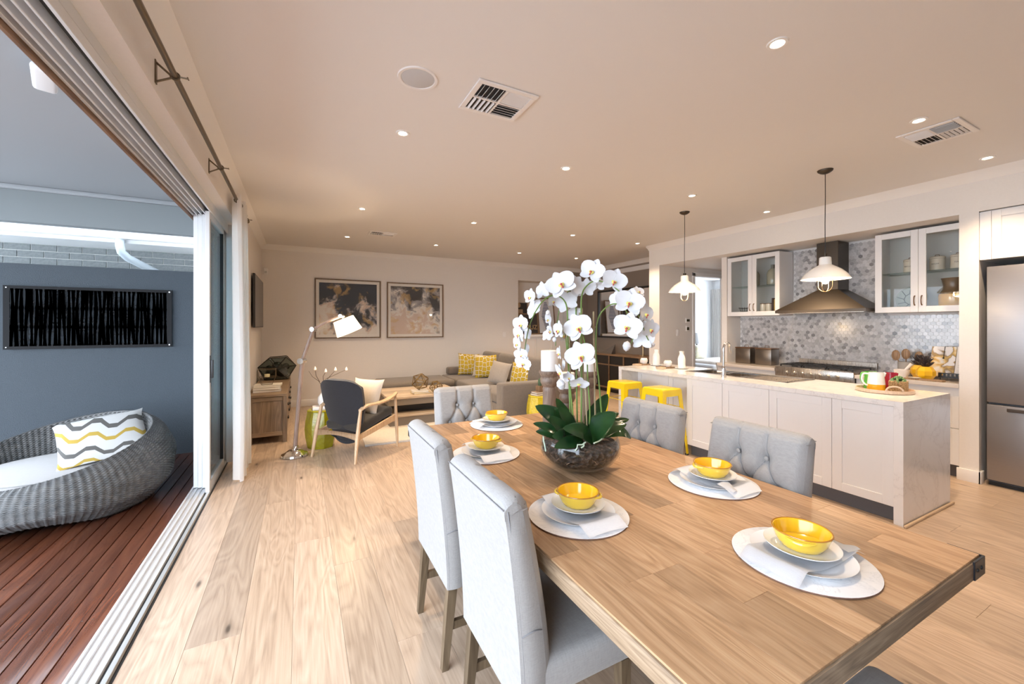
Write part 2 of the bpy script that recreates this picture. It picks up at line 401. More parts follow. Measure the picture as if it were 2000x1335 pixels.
# neighbour: brick wall, eave, gutter, downpipe
nb = slab('wall_neighbour', MORTAR, (-6.0, -.95, 7.46, 7.6, -.3, 2.56))
bme = MB().box(-.115, .115, -.012, .0, -.038, .038, .002, 1).mesh('brick', BRICK)
for k in range(8):
    for i in range(26):
        xx = -5.8 + i * .24 + (.12 if k % 2 else 0)
        if xx < -1.06: link('brick', bme, nb, (xx, 7.46, 2.487 - k * .086))
EAVE = M('eave_white', (.90, .91, .92), .35)
slab('roof_eave', EAVE, (-6.0, -.95, 6.87, 7.46, 2.53, 2.55), (-6.0, -.95, 6.85, 6.87, 2.53, 2.74), (-6, -.95, 6.87, 9.0, 2.74, 2.76))
gut = thing('roof_gutter', 'white metal gutter along the neighbouring eave above the brick wall', 'gutter')
gp = [(6.85, 2.575), (6.85, 2.70), (6.845, 2.70), (6.845, 2.58), (6.755, 2.58), (6.735, 2.62), (6.735, 2.70), (6.725, 2.70), (6.725, 2.615), (6.75, 2.572)]
MB().prism(gp, 'X', -6.0, -.95).build('trough', EAVE, gut); MB().tube([(-6, 6.727, 2.705), (-.95, 6.727, 2.705)], .012, 8).build('bead', EAVE, gut)
dp = thing('downpipe', 'pale round downpipe with an elbow below the white gutter', 'pipe')
p0 = Vector((-1.995, 6.80, 2.58))
MB().tube([p0, p0 + Vector((0, 0, -.10)), p0 + Vector((.008, .02, -.17)), p0 + Vector((.05, .09, -.23)), p0 + Vector((.20, .36, -.33)), p0 + Vector((.28, .52, -.38)), p0 + Vector((.31, .60, -.46)), p0 + Vector((.31, .60, -2.3))], .045, 16).build('pipe', M('pipe_paint', (.62, .70, .76), .4), dp)
MB().tube([p0 + Vector((0, 0, -.01)), p0 + Vector((0, 0, .0))], .056, 16).build('collar', EAVE, dp)
# ------------------------------------------------------------------ ceiling fixtures
GLOW = M('downlight_glow', (1, .95, .85), .5, emit=(1.0, .86, .66), estr=26)
DLR = M('downlight_ring', (.85, .84, .82), .35)
colname = ['nearest the curtain rod', 'second from the curtain rod', 'over the island', 'beside the kitchen bulkhead']
rowname = ['first row from the camera', 'second row from the camera', 'third row from the camera', 'row before the back wall']
ring_me = MB().lathe([(.027, -.001), (.034, -.006), (.047, -.006), (.050, 0), (.048, .004), (.027, .004)], n=28).mesh('trim_ring', DLR)
disc_me = MB().lathe([(0, -.0035), (.027, -.003), (.027, 0)], n=24).mesh('lens', GLOW)
for i, x in enumerate((.687, 2.17, 3.865, 5.25)):
    for j, y in enumerate((1.225, 3.095, 5.325, 7.11)):
        if i == 0 and j == 0: continue
        t = thing('downlight', f'recessed downlight in the {rowname[j]}, {colname[i]}', 'downlight', (x, y, ZC), 0, 'recessed ceiling downlights')
        link('trim_ring', ring_me, t); link('lens', disc_me, t)
        lamp('downlight_beam', 'SPOT', SPOT, WARM, t, (0, 0, -.02), spot_size=R(100), spot_blend=1.0, shadow_soft_size=.035)

VENTW = M('vent_white', (.84, .82, .81), .4)
DARK = M('duct_dark', (.02, .02, .022), .8)
def vent(x0, x1, y0, y1, label):
    t = thing('ceiling_vent', label, 'air vent', ((x0 + x1) / 2, (y0 + y1) / 2, ZC)); a, b = (x1 - x0) / 2, (y1 - y0) / 2; f = .035
    m = MB()
    for bx in ((-a, a, -b, -b + f), (-a, a, b - f, b), (-a, -a + f, -b + f, b - f), (a - f, a, -b + f, b - f)): m.box(*bx, -.012, -.001, .003, 1)
    m.build('frame', VENTW, t)
    MB().box(-a + f, a - f, -b + f, b - f, -.003, -.001).build('duct', DARK, t)
    MB().box(-.007, .007, -b + f, b - f, -.013, -.003).build('mullion', VENTW, t); MB().box(-a + f, a - f, -.007, .007, -.0125, -.003).build('mullion', VENTW, t)
    ia, ib = a - f, b - f
    for qx in (-1, 1):
        for qy in (-1, 1):
            along_x = (qx * qy) > 0
            n = 5; cx = qx * (ia / 2 + .003); cy = qy * (ib / 2 + .003); hx = ia / 2 - .005; hy = ib / 2 - .005
            for k in range(n):
                s = (k + .5) / n * 2 - 1; bl = MB(); tl = R(42) * (-1 if qx < 0 else 1)
                if (qx > 0): bl.obox((cx, cy + s * hy, -.009), (2 * hx, .016, .0015), Matrix.Rotation(tl * qy, 3, 'X'))
                else: bl.obox((cx + s * hx, cy, -.009), (.019, 2 * hy, .0015), Matrix.Rotation(R(62) * qy, 3, 'Y'))
                bl.build('slat', VENTW, t)
vent(.93, 1.336, 2.195, 2.555, 'square white ceiling air vent beside the round ceiling speaker')
vent(4.04, 4.44, 1.073, 1.414, 'square white ceiling air vent above the fridge end of the island')
vent(.948, 1.358, 6.48, 6.74, 'small white ceiling air vent in front of the painted back wall')
sp = thing('ceiling_speaker', 'round pale grey ceiling speaker next to the large air vent', 'speaker', (.614, 2.37, ZC))
MB().lathe([(.095, -.001), (.098, -.006), (.112, -.007), (.116, 0)], n=48).build('rim', VENTW, sp)
MB().lathe([(0, -.0045), (.09, -.004), (.096, -.002)], n=48).build('grille', speckle('speaker_mesh', (.52, .53, .55), (.62, .63, .65), 700, .7, .3, .001), sp)

# pendants over the island
ENAM = M('white_enamel', (.88, .86, .82), .16, coat=.4); BRZ = M('bronze_dark', (.07, .055, .04), .4, .7)
BULB = M('bulb_glow', (1, .95, .85), .4, emit=(1.0, .82, .58), estr=22); BRASS = M('cage_brass', (.55, .40, .22), .3, .9)
def pendant(x, y, label, zr=1.917):
    t = thing('pendant_lamp', label, 'pendant lamp', (x, y, ZC), 0, 'pendant lamps over the island'); k = zr - ZC
    MB().lathe([(0, -.035), (.02, -.034), (.04, -.025), (.058, -.012), (.062, 0)], n=32).build('canopy', BRZ, t)
    MB().tube([(0, 0, -.03), (.002, 0, -.25), (-.002, .001, -.5), (0, 0, k + .205)], .0035, 8).build('cord', BLACK, t)
    MB().lathe([(.018, .235), (.018, .20)], (0, 0, k), 16).build('socket_cap', BRZ, t)
    prof = [(0, .205), (.040, .205), (.046, .198), (.049, .135), (.058, .128), (.085, .112), (.125, .085), (.165, .045), (.186, .010), (.192, 0), (.188, .001), (.180, .012), (.158, .045), (.12, .078), (.08, .104), (.045, .118), (0, .118)]
    MB().lathe(prof, (0, 0, k), 48).build('shade', ENAM, t)
    MB().lathe([(0, -.045), (.02, -.04), (.03, -.02), (.028, .01), (.016, .05), (.014, .10)], (0, 0, k), 20).build('bulb', BULB, t)
    c = MB(); c.tube([(.062 * math.cos(a), .062 * math.sin(a), k - .012) for a in [2 * PI * i / 32 for i in range(32)]], .0022, 6, closed=True)
    for a0 in (0, PI / 2): c.tube([(.06 * math.cos(q) * math.cos(a0), .06 * math.cos(q) * math.sin(a0), k + (.06 if i in (0, 12) else 0) - .055 - .06 * math.sin(q) * (1 if 0 < i < 12 else 0)) for i, q in enumerate([PI * j / 12 for j in range(13)])], .0022, 6)
    c.build('cage', BRASS, t)
    lamp('pendant_light', 'POINT', 22, WARM, t, (0, 0, k - .02), shadow_soft_size=.04)
pendant(4.335, 2.02, 'white enamel pendant lamp with wire cage hanging before the range hood')
pendant(4.345, 3.59, 'white enamel pendant lamp with wire cage hanging before the bedroom doorway')

# curtain and rod ---------------------------------------------------------------------------------
RODX, RODZ = -.527, 2.675
BR = M('aged_bronze', (.16, .125, .085), .38, .75)
rod = thing('curtain_rod', 'long dark bronze curtain rod on brackets above the sliding door', 'curtain rod')
MB().cyl((RODX, -1.1, RODZ), (RODX, 5.5, RODZ), .0135, n=14).build('rod', BR, rod)
MB().ico((RODX, 5.53, RODZ), .022).build('finial', BR, rod)
for y in (.6, 2.47, 3.74, 5.44):
    b = MB(); b.box(-.600, -.595, y - .012, y + .012, RODZ - .055, RODZ + .055, .001, 1)
    b.tube([(-.597, y, RODZ + .045), (RODX - .012, y, RODZ - .004)], .005, 8); b.tube([(-.597, y, RODZ - .045), (RODX - .012, y, RODZ - .012)], .005, 8)
    b.tube([(RODX + .018 * math.cos(a), y, RODZ + .018 * math.sin(a)) for a in [2 * PI * i / 16 for i in range(16)]], .004, 6, closed=True)
    b.cyl((RODX + .018, y, RODZ), (RODX + .05, y, RODZ), .004, n=8); b.cyl((RODX + .05, y - .012, RODZ), (RODX + .05, y + .012, RODZ), .003, n=8)
    b.build('bracket', BR, rod)
SHEER = M('sheer_linen', (.86, .84, .82), .85, sheen=.3)
n_, l_ = nodes(SHEER); tr = n_.new('ShaderNodeBsdfTranslucent'); tr.inputs[0].default_value = (.85, .82, .78, 1)
mx = n_.new('ShaderNodeMixShader'); mx.inputs[0].default_value = .35
l_.new(n_['Principled BSDF'].outputs[0], mx.inputs[1]); l_.new(tr.outputs[0], mx.inputs[2]); l_.new(mx.outputs[0], n_['Material Output'].inputs[0])
def curtain(xc, y0, y1, z0, z1, folds, amp, label, wob=.012):
    t = thing('curtain', label, 'curtain', (xc, (y0 + y1) / 2, z0)); rr = random.Random(3); ph = [rr.uniform(-.5, .5) for _ in range(40)]
    def f(u, v):
        y = y0 + (y1 - y0) * u; k = .75 + .35 * (1 - v)
        x = xc + amp * k * math.sin(2 * PI * folds * u + ph[int(u * 8)] * .0 + .5 * math.sin(5 * u + 1.3 * (1 - v))) + wob * math.sin(9 * u + 3 * v)
        return (x - xc, y - (y0 + y1) / 2 + .012 * math.sin(6 * v + u * 8), (z1 - z0) * v)
    m = MB().grid(f, folds * 14, 40).mesh('cloth', SHEER, 80); link('cloth', m, t)
    for i in range(folds * 2):
        y = (i + .5) / (folds * 2) * (y1 - y0) - (y1 - y0) / 2
        MB().tube([(.022 * math.cos(a), y, RODZ - z0 + .022 * math.sin(a)) for a in [2 * PI * k / 16 for k in range(16)]], .005, 6, closed=True).build('eyelet', BR, t)
    return t
curtain(RODX + .002, 4.60, 5.28, .012, 2.735, 5, .05, 'white sheer floor-length curtain gathered at the end of the rod')
# ------------------------------------------------------------------ dining table
TX0, TX1, TY0, TY1, TZ = .686, 1.886, .457, 2.87, .77
TOPW = wood('table_timber', (.30, .17, .082), (.465, .285, .155), (.60, .41, .25), 'Y', .40, 1.3, .42, False, .2)
EDGEW = wood('table_edge', (.12, .085, .055), (.22, .16, .105), (.34, .26, .18), 'X', .6, 1.6, .2, False, .4)
LEGW = wood('table_leg_timber', (.085, .06, .042), (.14, .10, .07), (.2, .15, .11), 'Z', .5, 1.2)
tb = thing('dining_table', 'long rustic timber dining table laid with yellow bowls and an orchid', 'table', (1.286, 1.66, 0))
OX, OY = 1.286, 1.66
def L2(x0, x1, y0, y1, z0, z1): return (x0 - OX, x1 - OX, y0 - OY, y1 - OY, z0, z1)
MB().box(*L2(TX0 + .002, TX1 - .002, TY0 + .002, TY1 - .002, .712, .765), .003, 1).build('tabletop_core', EDGEW, tb)
rt = random.Random(5); nrow = 11; sw = (TX1 - TX0) / nrow
for i in range(nrow):
    y = TY0; x0 = TX0 + i * sw; first = True
    while y < TY1 - .01:
        L = rt.choice((.35, .5, .7, .85)) if not first else rt.choice((.2, .4, .6)); first = False
        if TY1 - y - L < .15: L = TY1 - y
        L = min(L, TY1 - y); edge = (i in (0, nrow - 1)) or y == TY0 or abs(y + L - TY1) < .001
        m = MB(); m.box(-sw / 2 + .0002, sw / 2 - .0002, -L / 2 + .0002, L / 2 - .0002, -.008, 0, .0006, 1)
        o = m.build('stave', TOPW, tb); o.location = (x0 + sw / 2 - OX, y + L / 2 - OY, TZ); y += L
# apron boards of the rough edge
for bx in ((TX0 - .004, TX1 + .004, TY0 - .006, TY0 + .03, .708, .764), (TX0 - .004, TX1 + .004, TY1 - .03, TY1 + .006, .708, .764), (TX0 - .006, TX0 + .03, TY0, TY1, .708, .764), (TX1 - .03, TX1 + .006, TY0, TY1, .708, .764)):
    MB().box(*L2(*bx), .006, 2).build('edge_board', EDGEW if bx[1] - bx[0] > .2 else wood('table_edge_long', (.17, .115, .07), (.29, .205, .13), (.40, .30, .2), 'Y', .6, 1.6, .2, False, .4), tb)
STEEL = M('corner_steel', (.05, .055, .065), .38, .85)
for sx, cx in ((-1, TX0), (1, TX1)):
    for sy, cy in ((-1, TY0), (1, TY1)):
        m = MB(); e = .010
        m.box(cx - OX - (.075 if sx > 0 else -e + .012), cx - OX + (e if sx > 0 else .075), *sorted((cy - OY + sy * .004, cy - OY + sy * e)), .712, .768, .001, 1)
        m.box(*sorted((cx - OX + sx * .004, cx - OX + sx * e)), *sorted((cy - OY + sy * e, cy - OY - sy * .075)), .712, .768, .001, 1)
        br = m.build('corner_bracket', STEEL, tb)
        for q in (.022, .055): 
            MB().ico((cx - OX - sx * q, cy - OY + sy * e, .74), .007, 2, (1, .6, 1)).build('bolt', BLACK, br)
            MB().ico((cx - OX + sx * e, cy - OY - sy * q, .74), .007, 2, (.6, 1, 1)).build('bolt', BLACK, br)
for y in (.86, 2.46):
    MB().box(*L2(1.13, 1.23, y - .05, y + .05, .07, .64), .006).build('leg', LEGW, tb); MB().box(*L2(1.34, 1.44, y - .05, y + .05, .07, .64), .006).build('leg', LEGW, tb)
    MB().box(*L2(1.02, 1.55, y - .055, y + .055, 0, .07), .008).build('foot', LEGW, tb); MB().box(*L2(1.04, 1.53, y - .05, y + .05, .64, .712), .006).build('cross_beam', LEGW, tb)
MB().box(*L2(1.245, 1.325, .91, 2.41, .22, .30), .006).build('stretcher', wood('table_stretcher', (.085, .06, .042), (.14, .10, .07), (.2, .15, .11), 'Y', .5), tb)

# ------------------------------------------------------------------ chairs
LINEN = fabric('grey_linen', (.35, .34, .332), (.28, .272, .266), 520)
SEAM_CREASE = M('seam_and_crease_shade', (.20, .20, .21), .9)
CLEG = wood('chair_leg_timber', (.075, .05, .028), (.125, .088, .052), (.18, .13, .08), 'Z', .45)
W2 = .235
BT = [(.86, (-.069, .069)), (.735, (-.138, 0, .138)), (.61, (-.069, .069))]
BUTT = [(y, z) for z, ys in BT for y in ys]
def segd(p, a, b):
    ax, ay = a; bx, by = b; dx, dy = bx - ax, by - ay
    t = max(0, min(1, ((p[0] - ax) * dx + (p[1] - ay) * dy) / (dx * dx + dy * dy))); return math.hypot(p[0] - ax - t * dx, p[1] - ay - t * dy)
CREASE = []
for (z0, a), (z1, b) in zip(BT, BT[1:]):
    for p in a:
        for q in b:
            if abs(abs(p - q) - .069) < .01: CREASE.append(((p, z0), (q, z1)))
CREASE += [((y, .86), (y, 1.0)) for y in (-.069, .069)]
def tuft(y, z):
    d = .0
    for by, bz in BUTT: d += .030 * math.exp(-((y - by) ** 2 + (z - bz) ** 2) / (2 * .022 ** 2))
    c = min(segd((y, z), *s) for s in CREASE); d += .015 * math.exp(-(c / .011) ** 2)
    return d
def bx_out(z):    # rear face of the back, by height
    t = max(0, (z - .36) / .64); return -.208 - .062 * t ** 1.6
def bx_in(z):
    t = max(0, (z - .48) / .52); return -.105 - .088 * t ** 1.4
def chair_meshes():
    z0, z1 = .36, 1.0
    n = 30; nw = 72
    def prof(v):      # closed loop of the side profile: up the rear, over the top, down the front
        if v < .42: z = z0 + (z1 - .03 - z0) * v / .42; return bx_out(z), z, 0
        if v < .56:
            a = (v - .42) / .14 * PI; zc = z1 - .03; xo, xi = bx_out(zc), bx_in(zc); xm, r = (xo + xi) / 2, (xi - xo) / 2
            return xm - r * math.cos(a), zc + .03 * math.sin(a), .5 if a > PI * .55 else 0
        z = z1 - .03 - (z1 - .03 - .40) * (v - .56) / .44; return bx_in(z), z, 1
    def f(u, v):
        x, z, front = prof(v); y = -W2 + 2 * W2 * u
        e = min(u, 1 - u); rnd = max(0, 1 - e / .07)
        if front == 1: x -= tuft(y, z) - .006; x -= .030 * rnd ** 2
        elif front == .5: x -= .022 * rnd ** 2; x -= .006 * math.exp(-(min(abs(y - .069), abs(y + .069)) / .008) ** 2); z -= .004 * math.exp(-(min(abs(y - .069), abs(y + .069)) / .01) ** 2) + .012 * rnd ** 2
        else: z -= (.014 * rnd ** 2 if v > .40 else 0)
        return (x, y * (1 - .0 * v), z)
    b = MB(); nv = 150
    b.grid(f, nw, nv)
    for sg in (-1, 1):     # side panels
        def g(s_, t_, sg=sg):
            z = z0 + (z1 - .034 - z0) * s_; zc = min(z, z1 - .03); k = 1 if z <= z1 - .03 else max(0.05, 1 - ((z - z1 + .03) / .03) ** 2) ** .5
            xo, xi = bx_out(zc), bx_in(max(zc, .40)) - .024; xm, h_ = (xo + xi) / 2, (xi - xo) / 2 * k
            return (xm - h_ + 2 * h_ * t_, sg * (W2 - .0005 + .009 * math.sin(PI * t_) * min(1, (1 - s_) * 8)), z)
        b.grid(g, 40, 8)
        u_ = 0 if sg < 0 else 1; arc = [f(u_, .41 + .16 * i / 20) for i in range(21)]; zc = z1 - .036
        fan = [b.bm.verts.new((bx_out(zc), sg * W2, zc))] + [b.bm.verts.new(q) for q in arc] + [b.bm.verts.new((bx_in(zc), sg * W2, zc))]
        cc = b.bm.verts.new(((bx_out(zc) + bx_in(zc)) / 2, sg * (W2 + .004), zc))
        for q0, q1 in zip(fan, fan[1:]): b.bm.faces.new((cc, q0, q1))
    back = b.mesh('backrest', LINEN, 60)
    s = MB()
    for y in (-W2 - .001, W2 + .001):
        s.tube([(bx_out(z) + .010, y, z) for z in [z0 + (z1 - .035 - z0) * i / 24 for i in range(25)]], .0022, 5)
        s.tube([(bx_out(.6) + .01 + (bx_in(.60) - .028 - bx_out(.6) - .01) * i / 10, y + math.copysign(.0095 * math.sin(PI * (.08 + .9 * i / 10)), y), .60 + .012 * math.sin(PI * i / 10)) for i in range(11)], .0018, 5)
    s.tube([(bx_out(z1 - .022) - .002, -W2 + 2 * W2 * i / 12, z1 - .03) for i in range(13)], .0018, 5)
    for (ya, za), (yb, zb) in CREASE:  # thin dark tubes laid in the tuft folds, crease shade put into colour
        zb = min(zb, .965); s.tube([(bx_in(za + (zb - za) * i / 8) - tuft(ya + (yb - ya) * i / 8, za + (zb - za) * i / 8) + .007, ya + (yb - ya) * i / 8, za + (zb - za) * i / 8) for i in range(9)], .0013, 5)
    seam = s.mesh('piping', SEAM_CREASE)
    seat = MB().box(-.20, .235, -W2, W2, .375, .495, .03, 4).mesh('seat', LINEN, 60)
    btn = MB().ico((0, 0, 0), .0115, 2, (.6, 1, 1)).mesh('button', LINEN)
    def lg(x, y, rake):
        m = MB(); top = .375; t = .021; bt = .014
        A = [m.bm.verts.new((x + sx * t, y + sy * t, top)) for sx, sy in ((-1, -1), (1, -1), (1, 1), (-1, 1))]
        B = [m.bm.verts.new((x + rake + sx * bt, y + sy * bt, 0)) for sx, sy in ((-1, -1), (1, -1), (1, 1), (-1, 1))]
        m.bridge(A, B); m.bm.faces.new(A); m.bm.faces.new(B[::-1]); return m.mesh('leg', CLEG)
    legs = [lg(-.175, -.2, -.035), lg(-.175, .2, -.035), lg(.195, -.2, .01), lg(.195, .2, .01)]
    strs = [MB().box(-.185, .19, y - .011, y + .011, .165, .20, .002, 1).mesh('stretcher', CLEG) for y in (-.2, .2)]
    strs.append(MB().box(-.01, .012, -.19, .19, .165, .20, .002, 1).mesh('stretcher', CLEG))
    return back, seam, seat, btn, legs, strs
CH = chair_meshes()
def chair(x, y, rz, label):
    back, seam, seat, btn, legs, strs = CH
    t = thing('dining_chair', label, 'chair', (x, y, 0), rz, 'upholstered dining chairs')
    o = link('backrest', back, t); link('piping', seam, o)
    for by, bz in BUTT: link('button', btn, o, (bx_in(bz) - .018, by, bz))
    link('seat', seat, t)
    for m in legs: link('leg', m, t)
    for m in strs: link('stretcher', m, t)
chair(.77, 1.25, 0, 'grey linen dining chair closest to the camera, its back towards the sliding door')
chair(.765, 1.90, 0, 'grey linen dining chair on the sliding-door side, next to the armchair end')
chair(1.77, 1.22, PI, 'grey button-tufted dining chair in front of the white island panels')
chair(1.77, 1.90, PI, 'grey button-tufted dining chair in front of the yellow bar stools')
chair(1.175, 2.88, -PI / 2, 'grey button-tufted dining chair at the head of the table before the sofa')
chair(1.27, .355, PI / 2, 'dining chair at the table end beside the camera, only its shaded seat showing')

# ------------------------------------------------------------------ place settings
MARB = M('white_marble_print', (.82, .83, .85), .3); v_ = coords(MARB, (1, 1, 1), True)
f_ = noise(MARB, v_, 7, 5, .6, 1.8); setcol(MARB, ramp(MARB, f_, [(.40, (.80, .81, .825)), (.488, (.77, .78, .80)), (.5, (.64, .66, .69)), (.512, (.77, .78, .80)), (.62, (.82, .825, .835))]))
CORK = M('cork_edge', (.20, .11, .08), .8); CHINA = M('white_china', (.86, .87, .885), .12, coat=.3); NAPK = fabric('white_napkin', (.86, .87, .89), (.80, .81, .84), 600, .85, .25)
YGL = M('yellow_glaze', (.85, .53, .022), .12, coat=.6); v_ = coords(YGL); YRIM = M('amber_rim', (.46, .20, .02), .2, coat=.4)
YOUT = M('yellow_outer_glaze', (.80, .56, .06), .16, coat=.6)
mat_me = MB().lathe([(0, 0), (.186, 0), (.188, .002), (.188, .005), (.186, .0058), (0, .0058)], n=64).mesh('placemat', [MARB, CORK])
for p in mat_me.polygons: p.material_index = 0 if p.normal.z > .5 else 1
plate_me = MB().lathe([(0, .004), (.09, .004), (.10, .006), (.134, .017), (.137, .018), (.135, .0155), (.10, .002), (.085, 0), (0, 0)], n=56).mesh('plate', CHINA)
sm_me = MB().lathe([(0, .003), (.062, .003), (.07, .004), (.098, .013), (.100, .014), (.099, .011), (.07, .001), (.06, 0), (0, 0)], n=48).mesh('small_plate', CHINA)
bin_me = MB().lathe([(.077, .052), (.073, .050), (.069, .035), (.062, .014), (.045, .006), (0, .005)], n=48).mesh('bowl_inside', YGL)
bout_me = MB().lathe([(0, 0), (.050, 0), (.056, .004), (.068, .022), (.0775, .047), (.0785, .051)], n=48).mesh('bowl_body', YOUT)
brim_me = MB().tube([(.0775 * math.cos(2 * PI * i / 48), .0775 * math.sin(2 * PI * i / 48), .0515) for i in range(48)], .0022, 6, closed=True).mesh('rim', YRIM)
def lug():
    m = MB()
    for s in (1,):
        m.tube([(.077 * math.cos(a) + s * .008 * math.sin(PI * (i / 10)), .077 * math.sin(a), .044 - .004 * math.sin(PI * i / 10)) for i, a in enumerate([R(-28 + 56 * k / 10) for k in range(11)])], [.003 + .003 * math.sin(PI * k / 10) for k in range(11)], 8)
    return m.mesh('lug_handle', YOUT)
lug_me = lug()
def napkin_mesh():
    rr = random.Random(2)
    def f(u, v):
        x = -.178 + .356 * u; y = -.085 + .17 * v; r = math.hypot(x, y * .6); e = max(0, r - .138)
        z = .0105 + .0185 * min(1, max(0, (r - .06) / .075)) - e * .55 + .0025 * math.sin(13 * u + 2 * v) * (abs(u - .5) * 1.8)
        return (x, y + .006 * math.sin(5 * u), max(z, .004))
    m = MB().grid(f, 40, 10)
    bmesh.ops.solidify(m.bm, geom=m.bm.faces[:], thickness=.006)
    # folded corner
    c = MB().grid(lambda u, v: (.085 + .075 * u, -.085 + .07 * v * (1 - .6 * u), .0325 - .010 * u + .004 * math.sin(PI * v)), 10, 6)
    bmesh.ops.solidify(c.bm, geom=c.bm.faces[:], thickness=.003); m.merge(c); return m.mesh('napkin', NAPK, 60)
nap_me = napkin_mesh()
def setting(x, y, rot, where, lug_a=-45):
    z = TZ + .0002
    o = link('placemat', mat_me, None, (x, y, z)); tag(o, f'round white marble-print placemat {where}', 'placemat', 'marble placemats')
    o = link('dinner_plate', plate_me, None, (x, y, z + .0062)); tag(o, f'large white dinner plate under the napkin {where}', 'plate', 'dinner plates')
    o = link('napkin', nap_me, None, (x, y, z + .0072), (0, 0, rot)); tag(o, f'folded white napkin between the two plates {where}', 'napkin', 'white napkins')
    o = link('side_plate', sm_me, None, (x, y, z + .0362)); tag(o, f'small white plate under the yellow bowl {where}', 'plate', 'side plates')
    t = thing('lug_bowl', f'glossy yellow bowl with a lug handle {where}', 'bowl', (x, y, z + .0398), R(lug_a), 'yellow bowls')
    link('bowl_body', bout_me, t); link('bowl_inside', bin_me, t); link('rim', brim_me, t); link('lug_handle', lug_me, t); link('lug_handle', lug_me, t, None, (0, 0, PI))
setting(1.365, .70, R(0), 'at the near end of the table', 205)
setting(.935, 1.255, R(90), 'before the chair closest to the camera')
setting(.925, 2.09, R(90), 'left of the orchid pot')
setting(1.26, 2.66, R(180), 'at the far end of the table', 10)
setting(1.665, 1.225, R(-90), 'before the chair facing the island panels', -20)
# ------------------------------------------------------------------ orchid in its glass bowl
PX, PY = 1.24, 1.65
PF = math.sin(YAW) * PX + math.cos(YAW) * PY          # distance of the pot along the viewing axis
gb = thing('glass_bowl', 'round footed glass bowl of dark bark in the middle of the dining table', 'bowl', (PX, PY, TZ))
prof = [(0, .014), (.055, .012), (.06, .004), (.068, 0), (.075, .002), (.074, .012), (.12, .022), (.165, .052), (.193, .09), (.199, .118), (.193, .150), (.184, .170)]
MB().lathe(prof + [(.181, .172), (.179, .169), (.188, .148), (.194, .118), (.188, .092), (.16, .056), (.115, .028), (0, .021)], n=64).build('glass', thinglass('bowl_glass', (.93, .95, .95)), gb)
BARK = M('orchid_bark', (.03, .02, .014), .8); v_ = coords(BARK); t_ = nodes(BARK)[0].new('ShaderNodeTexVoronoi'); t_.inputs['Scale'].default_value = 42; nodes(BARK)[1].new(v_, t_.inputs['Vector'])
f_ = noise(BARK, v_, 38, 5, .65, 1.2); setcol(BARK, ramp(BARK, f_, [(.36, (.010, .008, .007)), (.50, (.045, .028, .022)), (.58, (.13, .08, .055)), (.70, (.26, .18, .14))])); bump(BARK, t_.outputs['Distance'], 1.0, .02)
MB().lathe([(0, .026), (.11, .030), (.156, .058), (.184, .094), (.190, .118), (.184, .138), (.14, .150), (.07, .158), (0, .160)], n=64).build('bark', BARK, gb)
tw = M('twig', (.36, .24, .16), .7); rr = random.Random(9)
for i in range(14):
    a = rr.uniform(0, 2 * PI); z = rr.uniform(.07, .125); r0 = .1915
    MB().tube([((r0) * math.cos(a + s * .10 * k), (r0) * math.sin(a + s * .10 * k), z + rr.uniform(-.015, .015)) for k, s in ((0, 1), (.7, 1))], .0012, 5).build('twig', tw, gb)

op = thing('orchid', 'white moth orchid with arching sprays in the glass bowl', 'plant', (PX, PY, TZ + .16))
O0 = Vector((PX, PY, TZ + .16))
LEAF = M('orchid_leaf', (.018, .075, .022), .22, coat=.35); v_ = coords(LEAF); f_ = noise(LEAF, v_, 9, 2); setcol(LEAF, ramp(LEAF, f_, [(.3, (.010, .050, .018)), (.7, (.035, .105, .028))]))
STEM = M('orchid_stem', (.13, .22, .045), .45); CANE = M('bamboo_stake', (.30, .235, .13), .6); ROOT = M('orchid_root', (.50, .62, .50), .6)
PETAL = M('orchid_petal', (.66, .67, .70), .55); LIPY = M('orchid_lip', (.72, .66, .16), .45); LIPR = M('orchid_throat', (.42, .07, .06), .45)
def P(u, v, df=0.0): return at_depth(u, v, PF + df) - O0
def leaf_mesh(b, tip, wd, arch, fold=.3, tw=0.0, sag=0.0):
    b, tip = Vector(b), Vector(tip); d = tip - b; L = d.length; up = Vector((0, 0, 1)); face = up * .75 + Vector((-math.sin(YAW), -math.cos(YAW), 0)) * .85
    nrm = (face - d * (face.dot(d) / d.dot(d))).normalized(); side = d.cross(nrm).normalized()
    if tw: rm = Matrix.Rotation(tw, 3, d.normalized()); side = rm @ side; nrm = rm @ nrm
    def f(u, v):
        s = (v - .5) * 2; w_ = wd * (math.sin(PI * min(1, u * .93 + .07)) ** .62) * (1 - .12 * u) if u < .97 else wd * .16 * (1 - (u - .97) / .03)
        c = b + d * u + nrm * (arch * math.sin(PI * u)) - up * sag * u * u
        return c + side * (s * w_) + nrm * (abs(s) ** 1.3 * w_ * fold)
    m = MB().grid(f, 18, 8); bmesh.ops.solidify(m.bm, geom=m.bm.faces[:], thickness=.0022); return m.mesh('leaf', LEAF, 70)
K = 2.036 / 797
